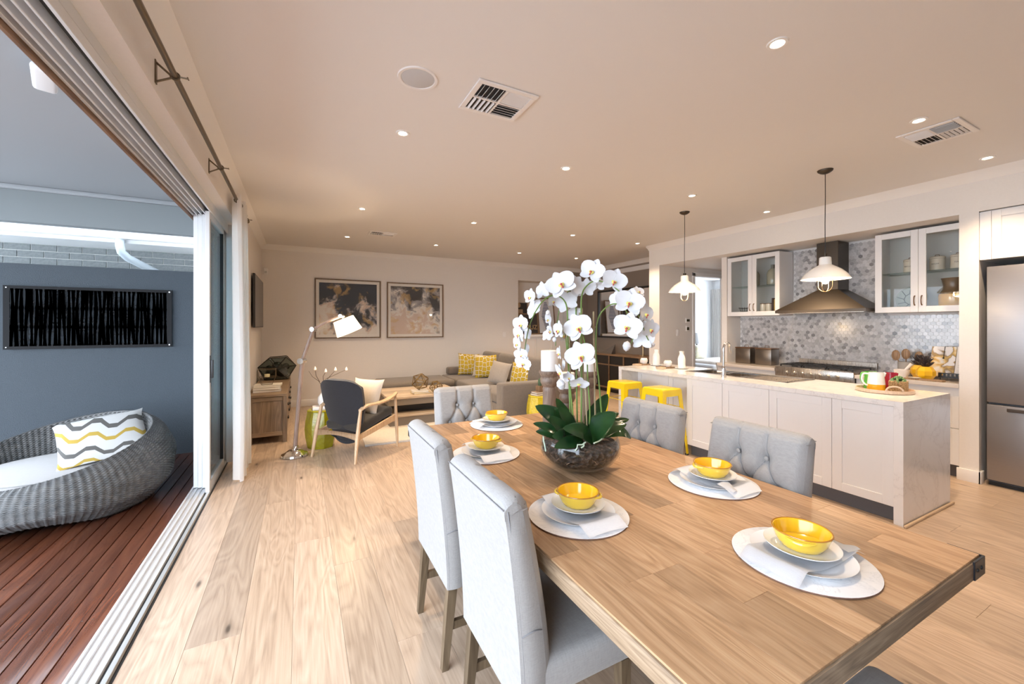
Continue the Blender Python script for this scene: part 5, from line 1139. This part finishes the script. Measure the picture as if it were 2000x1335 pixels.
q = MB(); q.grid(lambda u, v: (-.315 + .012 * math.sin(PI * v), -.30 + .60 * u, (.235 + .035 * math.sin(PI * u) * 1) + (.075 - .03 * math.sin(PI * u)) * v), 16, 4); bmesh.ops.solidify(q.bm, geom=q.bm.faces[:], thickness=.022); q.build('rear_rail', ASH, ac)
MB().box(.30, .325, -.30, .30, .315, .36, .004, 1).build('front_rail', ASH, ac)
def shell(u, v):      # back shell, seen from behind
    z = .14 + .74 * v; wd = .19 + .115 * math.sin(min(1, v * 1.25) * PI / 2); e = max(0, (v - .86) / .14); wd *= (1 - .10 * e * e)
    y = wd * (2 * u - 1); x = -.185 - .15 * v ** 1.2 + .07 * (2 * u - 1) ** 2 * (.5 + .5 * v) ; zz = z - .05 * e * abs(2 * u - 1) ** 4 + (0.05 * (1 - v) ** 3 * (2 * u - 1) ** 2)
    return (x, y, zz)
q = MB(); q.grid(shell, 24, 24); bmesh.ops.recalc_face_normals(q.bm, faces=q.bm.faces); bmesh.ops.solidify(q.bm, geom=q.bm.faces[:], thickness=.05); q.build('backrest', NAVYF, ac, 60)
q = MB(); q.grid(lambda u, v: (-.2 + .53 * v, (.215 + .05 * v) * (2 * u - 1), .23 + .16 * v - .05 * math.sin(PI * u) * (1 - v)), 14, 10); bmesh.ops.solidify(q.bm, geom=q.bm.faces[:], thickness=.03); q.build('seat_shell', NAVYF, ac, 60)
q = MB(); q.box(-.25, .31, -.265, .265, -.05, .055, .035, 4); q.xf(Matrix.Translation((.03, 0, .385)) @ Matrix.Rotation(R(-12), 4, 'Y')); q.build('seat', SEATF, ac, 60)
def pillow(name, label, loc, wd, h, th, mat, rz=0, tilt=0, roll=0, group=None, back=None):
    """Throw pillow standing on its lower edge; faces local -Y."""
    t = thing(name, label, 'cushion', loc, rz, group); mt = Matrix.Rotation(R(tilt), 4, 'X') @ Matrix.Rotation(R(roll), 4, 'Y')
    def f(s):
        def g(u, v):
            a, b = 2 * u - 1, 2 * v - 1; k = max(0, (1 - a * a)) ** .5 * max(0, (1 - b * b)) ** .5; pin = 1 - .08 * (1 - abs(a) ** 4) * b * b; pin2 = 1 - .08 * (1 - abs(b) ** 4) * a * a
            return (a * wd / 2 * pin2, s * th / 2 * k, h / 2 + b * h / 2 * pin)
        return g
    for s, nm, mm in ((-1, 'front_cover', mat), (1, 'back_cover', back or mat)): q = MB(); q.grid(f(s), 18, 18); q.xf(mt); q.build(nm, mm, t, 70)
    return t
CRL = fabric('cream_linen', (.66, .59, .50), (.58, .51, .43), 260)
pillow('cushion', 'cream linen cushion sitting in the charcoal armchair', (.655, 5.175, .425), .46, .44, .15, CRL, R(39.6 + 90), 20)

# floor lamp ---------------------------------------------------------------------------------------
fl = thing('floor_lamp', 'jointed timber floor lamp with a tilted white shade and chrome base', 'floor lamp', (-.05, 5.27, 0)); LWD = wood('lamp_timber', (.20, .14, .115), (.29, .21, .175), (.37, .28, .24), 'Z', .4)
MB().lathe([(0, 0), (.135, 0), (.142, .012), (.135, .03), (.10, .045), (.085, .06), (.06, .075), (0, .08)], n=48).build('base', CHROME, fl)
J1, J2, J3 = Vector((.075, -.04, 1.085)), Vector((.19, -.06, 1.445)), Vector((.49, -.07, 1.60))
MB().tube([(.0, 0, .07), (.02, -.01, .12)], [.03, .022], 14).build('socket', CHROME, fl); MB().tube([(.005, -.002, .09), J1], .023, 8).build('pole', LWD, fl); MB().tube([J1, J2], .019, 8).build('middle_arm', LWD, fl); MB().tube([J2, (J2 + J3) / 2 + Vector((0, 0, .012)), J3], .015, 8).build('upper_arm', LWD, fl)
for p, r in ((J1, .034), (J2, .026), (J3, .020)): q = MB(); q.cyl(p - Vector((.02, .045, 0)), p + Vector((.02, .045, 0)), r, n=18); q.build('joint', CHROME, fl)
ax = Vector((.072, 0, -.165)).normalized(); SHT = J3 + Vector((.02, 0, -.035)); q = MB(); q.lathe([(.118, 0), (.150, -.175), (.1485, -.175), (.1165, 0)], n=44); q.xf(Matrix.Translation(SHT) @ Vector((0, 0, -1)).rotation_difference(ax).to_matrix().to_4x4())
SHADE = M('lamp_shade_linen', (.90, .83, .70), .8, emit=(1.0, .80, .52), estr=1.6); q.build('shade', SHADE, fl, 60); MB().tube([J3, SHT + ax * .03], .007, 8).build('shade_holder', CHROME, fl)
q = MB(); q.ico(SHT + ax * .085, .032, 3); q.build('bulb', BULB, fl); lamp('lamp_light', 'POINT', 14, WARM, fl, SHT + ax * .145, shadow_soft_size=.03)

# garden stools and what stands on them ---------------------------------------------------------------
def garden_stool(x, y, col, label, r=.185, h=.462):
    t = thing('garden_stool', label, 'stool', (x, y, 0), R(10), 'glazed garden stools'); mm = speckle('glaze_' + label[:6], col, tuple(c * .8 for c in col), 26, .16, .9, .012, coat=.5)
    MB().lathe([(0, 0), (r * .80, 0), (r * .84, .02), (r * .95, h * .28), (r, h * .5), (r * .95, h * .72), (r * .84, h - .03), (r * .84, h - .02)], n=8).build('body', mm, t, 12); MB().lathe([(r * .84, h - .02), (r * .86, h - .012), (r * .82, h), (0, h)], n=8).build('top', mm, t, 12)
    return t
garden_stool(.235, 5.555, (.34, .31, .008), 'olive-yellow glazed ceramic garden stool behind the armchair'); garden_stool(3.12, 5.145, (.72, .56, .02), 'bright yellow glazed ceramic garden stool beside the sofa arm', .18, .47)
o = MB().box(.14, .36, 5.46, 5.64, .4625, .495, .004, 1).build('box', M('white_box', (.72, .72, .78), .5)); tag(o, 'flat white box on the olive garden stool', 'box')
vz = thing('vase', 'white bottle vase with magnolia twigs behind the armchair', 'vase', (.27, 5.56, .4955)); MB().lathe([(0, 0), (.05, 0), (.075, .05), (.07, .11), (.03, .165), (.022, .25), (.03, .27), (.022, .27), (0, .2)], n=28).build('body', WG, vz); TWIG = M('magnolia_twig', (.08, .05, .035), .7)
for pts, bl in (((0, 0, .2), (-.06, -.02, .31), (-.13, -.03, .37), (-.17, -.03, .44)), 0), (((-.05, -.02, .30), (-.09, -.02, .38), (-.10, -.02, .455)), 1), (((0, 0, .2), (.04, 0, .33), (.10, 0, .40), (.13, 0, .435)), 1), (((0, 0, .2), (.02, 0, .33), (.20, 0, .41), (.26, .02, .43)), 1), (((0, 0, .2), (-.01, .02, .36), (.02, .02, .42)), 1):
    MB().tube(pts, [.004, .0035, .003, .002][:len(pts)], 6).build('twig', TWIG, vz)
    if bl: p = Vector(pts[-1]); MB().lathe([(0, -.02), (.016, -.005), (.014, .015), (.0, .04)], tuple(p), 10).build('blossom', M('magnolia', (.85, .74, .66), .5), vz)
rg_ = thing('ring_ornament', 'thin brass ring ornament on the white box', 'ornament', (.335, 5.475, .4957)); MB().tube([(.055 * math.cos(2 * PI * i / 28), 0, .058 + .055 * math.sin(2 * PI * i / 28)) for i in range(28)], .003, 6, closed=True).build('ring', BRASS, rg_); MB().box(-.03, .03, -.02, .02, 0, .004).build('foot', BRASS, rg_)
book(3.12, 5.14, .4705, .20, .15, .026, .2, (.10, .04, .05), 'dark red book on the yellow garden stool', 'books on the garden stool'); book(3.125, 5.14, .497, .19, .14, .022, .1, (.36, .26, .18), 'tan book on top of the dark red book', 'books on the garden stool')
pt = thing('plant_pot', 'small timber cube pot with a cactus on the books', 'plant pot', (3.14, 5.14, .5195), .2); MB().box(-.045, .045, -.045, .045, 0, .085, .004).build('pot', WSP, pt); MB().lathe([(0, .083), (.025, .083), (.032, .12), (.028, .17), (0, .20)], n=14).build('cactus', M('cactus_green', (.05, .10, .05), .6), pt)

# sofa ---------------------------------------------------------------------------------------------
SOFA = fabric('taupe_weave', (.205, .172, .142), (.155, .13, .108), 240); sf = thing('sectional_sofa', 'large taupe sectional sofa with a chaise along the back wall', 'sofa', (2.7, 7.0, 0))
sl = lambda x0, x1, y0, y1, z0, z1: (x0 - 2.7, x1 - 2.7, y0 - 7.0, y1 - 7.0, z0, z1)
MB().box(*sl(2.66, 3.62, 5.60, 8.36, .08, .30), .02).build('base', SOFA, sf); MB().box(*sl(1.32, 2.655, 7.46, 8.36, .08, .30), .03).build('chaise_base', SOFA, sf)
MB().box(*sl(1.29, 2.655, 7.42, 8.36, .302, .455), .06, 4).build('chaise_cushion', SOFA, sf, 60)
for y0, y1 in ((5.605, 6.50), (6.505, 7.42), (7.425, 8.36)): MB().box(*sl(2.66, 3.615, y0, y1, .302, .455), .04, 4).build('seat_cushion', SOFA, sf, 60)
MB().box(*sl(2.64, 3.86, 5.38, 5.60, .06, .625), .03, 3).build('armrest', SOFA, sf, 60); MB().box(*sl(3.622, 3.86, 5.605, 8.36, .06, .74), .04, 3).build('backrest', SOFA, sf, 60); MB().box(*sl(2.76, 3.60, 8.17, 8.365, .457, .612), .04, 4).build('low_backrest', SOFA, sf, 60)
for i, (y, rz) in enumerate(((6.05, 0), (6.93, 0), (7.72, 0))):
    q = MB(); q.box(-.09, .09, -.42, .42, 0, .50, .07, 5); q.xf(Matrix.Translation((3.50 - 2.7, y - 7.0, .45)) @ Matrix.Rotation(R(12), 4, 'Y')); q.build('back_cushion', SOFA, sf, 60)
for x in (1.38, 2.6, 3.78):
    for y in (7.52 if x < 2 else 5.44, 8.3): MB().box(*sl(x - .03, x + .03, y - .03, y + .03, 0, .085)).build('foot', BLACK, sf)
LAT = M('mustard_lattice', (.5, .35, .02), .8, sheen=.2); n_, l_ = nodes(LAT); v_ = coords(LAT, (13.5, .0, 12)); t_ = n_.new('ShaderNodeTexVoronoi'); t_.voronoi_dimensions = '3D'; t_.feature = 'DISTANCE_TO_EDGE'; t_.inputs['Randomness'].default_value = .42; t_.inputs['Scale'].default_value = 1.0; l_.new(v_, t_.inputs['Vector'])
setcol(LAT, ramp(LAT, t_.outputs['Distance'], [(.035, (.80, .74, .60)), (.05, (.80, .74, .6)), (.065, (.28, .19, .005)), (.16, (.50, .34, .012)), (.5, (.54, .37, .02))]))
pillow('cushion', 'mustard lattice cushion in the sofa corner at the back wall', (3.13, 7.97, .457), .46, .46, .14, LAT, R(-8), -14, 4, 'sofa cushions'); pillow('cushion', 'mustard lattice cushion with cream edge in the middle of the sofa', (3.30, 7.40, .457), .50, .46, .15, LAT, R(-30), -16, -5, 'sofa cushions', CRL)
pillow('cushion', 'cream cushion behind the middle mustard cushion', (3.30, 7.60, .457), .46, .45, .12, CRL, R(-32), -14, 3, 'sofa cushions'); pillow('cushion', 'plain taupe cushion leaning beside the last mustard cushion', (3.06, 6.50, .457), .42, .42, .14, fabric('taupe_linen', (.40, .35, .30), (.33, .29, .25), 200), R(-58), -20, 8, 'sofa cushions'); pillow('cushion', 'mustard lattice cushion closest to the sofa armrest', (3.34, 6.17, .457), .42, .42, .14, LAT, R(-60), -20, 0, 'sofa cushions')

# coffee table, ornaments, rug -------------------------------------------------------------------------
CTW = wood('coffee_timber', (.40, .30, .215), (.54, .43, .32), (.64, .53, .41), 'X', .45); CTB = M('coffee_taupe', (.20, .165, .13), .5)
ct = thing('coffee_table', 'square two-tier timber coffee table in front of the chaise', 'coffee table', (1.75, 6.68, 0)); 
for i in range(6): MB().box(-.60, .60, -.50 + i * .1667, -.50 + (i + 1) * .1667 - .002, .385, .42, .003, 1).build('plank', CTW, ct)
MB().box(-.585, .585, -.485, .485, .29, .385, .003, 1).build('frame', CTB, ct); MB().box(-.42, .42, -.33, .42, .17, .29).build('core', BLACK, ct); MB().box(-.60, .60, -.60, .50, .14, .17, .003, 1).build('shelf', CTW, ct); MB().box(-.58, .58, -.57, .48, .0095, .14).build('plinth', CTB, ct)
def geo(x, y, z, r, sub, rot, label):
    t = thing('wire_sphere', label, 'ornament', (x, y, z), 0, 'wire spheres'); v, e = poly_edges(lambda bm: bmesh.ops.create_icosphere(bm, subdivisions=sub, radius=r), Matrix.Translation((0, 0, r)) @ Matrix.Rotation(rot, 4, (1, .4, .2)))
    lo = min(p.z for p in v); v = [p - Vector((0, 0, lo - .004)) for p in v]
    for a, b in e: MB().tube([v[a], v[b]], .006, 6).build('wire', BRZ2, t)
BRZ2 = M('antique_brass', (.20, .13, .05), .4, .7)
book(1.70, 6.42, .4205, .26, .20, .024, .1, (.62, .44, .06), 'yellow book under the taller wire sphere', 'books on the coffee table'); book(1.69, 6.42, .445, .25, .19, .022, -.1, (.7, .66, .6), 'pale book on the yellow book', 'books on the coffee table')
geo(1.70, 6.42, .4675, .135, 1, .3, 'taller brass wire sphere on the coffee table'); geo(1.93, 6.33, .4205, .105, 1, .8, 'smaller brass wire sphere at the books edge')
rug = thing('rug', 'cream woven rug under the coffee table', 'rug', (1.66, 6.4, 0), R(-2)); CR = fabric('rug_wool', (.70, .63, .54), (.58, .52, .45), 120); MB().box(-.90, .90, -1.09, .95, .0005, .009, .003, 1).build('pile', CR, rug); MB().box(-.905, .905, -1.16, -1.09, .0005, .008, .002, 1).build('border', fabric('rug_border', (.42, .42, .44), (.3, .3, .32), 120), rug)

# console and mirror on the taupe wall ------------------------------------------------------------------
CON = wood('console_timber', (.13, .075, .04), (.21, .13, .075), (.28, .18, .11), 'Y', .45); DKP = M('console_dark', (.012, .012, .014), .4)
cn = thing('console_cabinet', 'long timber console with dark compartments on the taupe wall', 'cabinet', (6.36, 6.85, 0)); MB().box(-.22, .235, -1.15, 1.2, .815, .85, .003, 1).build('top', CON, cn); MB().box(-.20, .23, -1.14, 1.19, .12, .815).build('carcass', DKP, cn); MB().box(-.22, .235, -1.15, 1.2, .085, .12, .003, 1).build('bottom', CON, cn); MB().box(-.16, .2, -1.05, 1.1, 0, .085).build('plinth', DKP, cn)
for i in range(6): y = -1.15 + i * .463; MB().box(-.22, -.2005, y, y + .03, .12, .815).build('divider', CON, cn)
MB().box(-.218, -.2005, -1.12, 1.17, .60, .628).build('rail', CON, cn)
mr = thing('wall_mirror', 'large black-framed mirror above the timber console', 'mirror', (6.599, 6.98, 1.77)); q = MB()
for bx in ((-1.02, 1.02, .53, .57), (-1.02, 1.02, -.57, -.53), (-1.02, -.98, -.53, .53), (.98, 1.02, -.53, .53)): q.box(-.045, -.0005, *bx, .003, 1)
q.build('frame', BLACK, mr); MB().box(-.02, -.001, -.98, .98, -.53, .53).build('mirror_glass', M('mirror_silver', (.85, .85, .85), .015, 1.0), mr)
t = thing('sculpture', 'folded grey metal sculpture on the console', 'ornament', (6.30, 7.35, .8505)); q = MB(); vs = [q.bm.verts.new(p) for p in ((-.06, -.22, 0), (.06, -.22, 0), (.07, .22, 0), (-.07, .22, 0), (0, -.28, .22), (0, .06, .07), (0, .30, .16))]
for f in ((0, 4, 5), (0, 5, 3), (3, 5, 6), (1, 5, 4), (1, 2, 5), (2, 6, 5), (0, 1, 4), (2, 3, 6), (0, 3, 2, 1)): q.bm.faces.new([vs[i] for i in f])
q.build('shell', M('grey_metal', (.20, .18, .165), .4, .5), t, 5)
t = thing('table_lamp', 'brass and amber table lamp in front of the mirror', 'lamp', (6.42, 6.35, .8505)); MB().lathe([(0, 0), (.07, 0), (.07, .012), (.02, .02), (.015, .30), (0, .30)], n=24).build('base', BRASS, t); MB().lathe([(.06, .28), (.11, .40), (.11, .60), (.06, .70), (0, .71)], n=28).build('shade', M('amber_shade', (.45, .24, .03), .2, coat=.4), t)
o = MB().box(-.0, .0, 0, 0, 0, 0) if False else None
t = thing('power_outlet', 'white wall outlet plate on the back wall by the niche', 'outlet', (4.20, 8.459, 1.28)); MB().box(-.04, .04, -.008, -.0005, -.06, .06, .003, 1).build('plate', TRIM, t); MB().box(-.012, .012, -.011, -.0085, -.02, .02, .001, 1).build('rocker', TRIM, t)
# ------------------------------------------------------------------ patio: wicker nest, panel
import numpy as np
NX, NY, DZ = -1.80, 4.76, -.02
ns = thing('wicker_daybed', 'round grey woven wicker nest chair on the deck', 'daybed', (NX, NY, DZ), R(-35))
def nest_arrays():
    nt, nv, ribs, strands = 600, 420, 100, 105
    th = np.linspace(0, 2 * np.pi, nt, endpoint=False)[:, None]; v = np.linspace(0, 1, nv)[None, :]
    back = (1 + np.cos(th - np.pi / 2)) / 2            # 1 at the rear (+Y)
    h = .33 + .35 * back ** 1.15
    lift = .075 * np.maximum(0, np.cos(2 * (th - np.pi * 1.75))) ** 2 * (1 - back)
    kr = [0, .10, .25, .42, .56, .68, .80, .92, 1.0]
    rr = [.52, .60, .715, .735, .66, .58, .545, .52, .50]
    zz = [0, .03, .30, .62, .90, 1.0, .93, .70, .42]
    rad = np.interp(v, kr, rr); zed = np.interp(v, kr, zz)
    k = np.ones(25) / 25                                # smooth the profile
    sm = lambda a: np.convolve(np.pad(a[0], 12, mode='edge'), k, mode='valid')[None, :]
    rad, zed = sm(rad), sm(zed)
    z = zed * (h - lift) + lift
    lowcap = np.where(v > .68, np.minimum(z, h), z); z = lowcap
    # inner wall runs down to the seat level regardless of rim height
    inn = np.clip((v - .68) / .32, 0, 1); z = np.where(v > .68, h * (1 - inn) + .24 * inn, z)
    s = np.arange(nv)[None, :] / nv * strands; row = np.floor(s); f = s - row
    d = .0080 * np.abs(np.sin(np.pi * f)) * (.55 + .45 * np.cos(ribs * th + np.pi * row)) + .0050 * np.cos(ribs * .5 * th) ** 2
    drad = np.gradient(np.broadcast_to(rad, z.shape), axis=1); dz = np.gradient(z, axis=1); L = np.sqrt(drad ** 2 + dz ** 2) + 1e-9
    r2 = rad + d * dz / L; z2 = z - d * drad / L
    z2 = np.maximum(z2, .001)
    X = r2 * np.cos(th) * 1.08; Y = r2 * np.sin(th) * 1.02
    return np.stack([X, Y, z2], -1).reshape(-1, 3), nt, nv
vt, nt, nv = nest_arrays()
i = np.arange(nt)[:, None]; j = np.arange(nv - 1)[None, :]; i2 = (i + 1) % nt
fc_ = np.stack([np.broadcast_to(i * nv, (nt, nv - 1)) + j, i2 * nv + j, i2 * nv + j + 1, np.broadcast_to(i * nv, (nt, nv - 1)) + j + 1], -1).reshape(-1, 4)
me = bpy.data.meshes.new('woven_shell'); me.vertices.add(len(vt)); me.vertices.foreach_set('co', vt.ravel()); me.loops.add(fc_.size); me.loops.foreach_set('vertex_index', fc_.ravel().astype(np.int32)); me.polygons.add(len(fc_)); me.polygons.foreach_set('loop_start', np.arange(0, fc_.size, 4, dtype=np.int32)); me.update(calc_edges=True)
me.polygons.foreach_set('use_smooth', np.ones(len(fc_), dtype=bool))
WICKG = M('grey_wicker', (.12, .12, .12), .36); v_ = coords(WICKG); f_ = noise(WICKG, v_, 22, 3); setcol(WICKG, ramp(WICKG, f_, [(.3, (.06, .063, .065)), (.7, (.13, .126, .12))])); me.materials.append(WICKG); link('woven_shell', me, ns)
MB().lathe([(0, .10), (.53, .10), (.53, .12), (0, .12)], n=40).build('floor_pan', M('pan_dark', (.04, .04, .04), .8), ns)
WCV = fabric('outdoor_cream', (.46, .44, .43), (.40, .385, .375), 300)
sc_ = thing('seat_pad', 'thick round off-white pad lying in the wicker nest', 'cushion', (NX, NY, DZ + .215), R(-14)); MB().lathe([(0, .0), (.47, 0), (.485, .012), (.488, .05), (.488, .11), (.48, .128), (.46, .135), (0, .142)], n=64).build('pad', WCV, sc_, 50); MB().tube([(.484 * math.cos(2 * PI * k / 64), .484 * math.sin(2 * PI * k / 64), .128) for k in range(64)], .004, 6, closed=True).build('piping', M('piping_grey', (.42, .41, .4), .8), sc_)
ZIG = M('zigzag_print', (.8, .8, .78), .8); n_, l_ = nodes(ZIG); tc = n_.new('ShaderNodeTexCoord'); sx = n_.new('ShaderNodeSeparateXYZ'); l_.new(tc.outputs['Object'], sx.inputs[0])
wv = math_n(ZIG, 'ABSOLUTE', math_n(ZIG, 'SUBTRACT', math_n(ZIG, 'FRACT', math_n(ZIG, 'MULTIPLY', sx.outputs['X'], 4.4)), .5))
wv = math_n(ZIG, 'MINIMUM', math_n(ZIG, 'MAXIMUM', wv, .12), .38)
ph = math_n(ZIG, 'FRACT', math_n(ZIG, 'ADD', math_n(ZIG, 'MULTIPLY', sx.outputs['Z'], 5.6), math_n(ZIG, 'MULTIPLY', wv, .9)))
W3 = (.56, .555, .54); setcol(ZIG, ramp(ZIG, ph, [(0, W3), (.16, W3), (.161, (.44, .30, .05)), (.30, (.44, .30, .05)), (.301, W3), (.62, W3), (.621, (.10, .095, .088)), (.78, (.10, .095, .088)), (.781, W3)], 'CONSTANT'))
pillow('cushion', 'white cushion with yellow and grey zigzag bands on the wicker nest', (-1.43, 4.62, .355), .60, .58, .15, ZIG, R(10), -58, -12)

pn = thing('wall_panel', 'black laser-cut bamboo-pattern panel on the grey patio wall', 'wall art', (-1.99, 6.069, 1.57)); a, b = .672, .327; PBK = M('panel_black', (.006, .006, .007), .6, spec=.2); fr_ = MB()
for bx in ((-a, a, b - .045, b), (-a, a, -b, -b + .045), (-a, -a + .045, -b + .045, b - .045), (a - .045, a, -b + .045, b - .045)): fr_.box(bx[0], bx[1], -.03, -.022, bx[2], bx[3])
fr_.build('border', PBK, pn); rp = random.Random(21); N = 36; step = (2 * a - .09) / N
for k in range(N):
    x0 = -a + .045 + (k + .5) * step; ph0, am, fq = rp.uniform(0, 6.3), rp.uniform(.002, .009), rp.uniform(4, 9); q = MB(); L_, R_ = [], []
    for s in range(25):
        z = -b + .03 + (2 * b - .06) * s / 24; cx = x0 + am * math.sin(fq * z + ph0); wd = step * (.365 + .085 * math.sin(11 * z + ph0 * 2)) + (.004 if s % 8 == 0 else 0)
        L_.append((cx - wd, z)); R_.append((cx + wd, z))
    for y in (0,): 
        A = [q.bm.verts.new((x, -.030, z)) for x, z in L_]; B = [q.bm.verts.new((x, -.030, z)) for x, z in R_]
    for s in range(24): q.bm.faces.new((A[s], B[s], B[s + 1], A[s + 1]))
    bmesh.ops.solidify(q.bm, geom=q.bm.faces[:], thickness=.008)
    for s in range(3): z = rp.uniform(-b + .08, b - .08); q.box(x0 - step * .62, x0 + step * .62, -.0295, -.0225, z - .006, z + .006)
    q.build('cane_strip', PBK, pn)
q = MB()
for sx_ in (-1, 1):
    for sz_ in (-1, 1): q.cyl((sx_ * (a - .022), -.033, sz_ * (b - .022)), (sx_ * (a - .022), -.0, sz_ * (b - .022)), .006, n=10)
q.build('standoff', CHROME, pn)
fx = thing('patio_fixture', 'rounded white fixture under the patio ceiling beyond the door head', 'light fixture', (-1.26, 3.22, ZC), R(20)); MB().box(-.05, .05, -.15, .15, -.09, -.045, .02, 4).build('housing', EAVE, fx); MB().cyl((0, 0, -.05), (0, 0, 0), .02, n=16).build('mount', EAVE, fx)
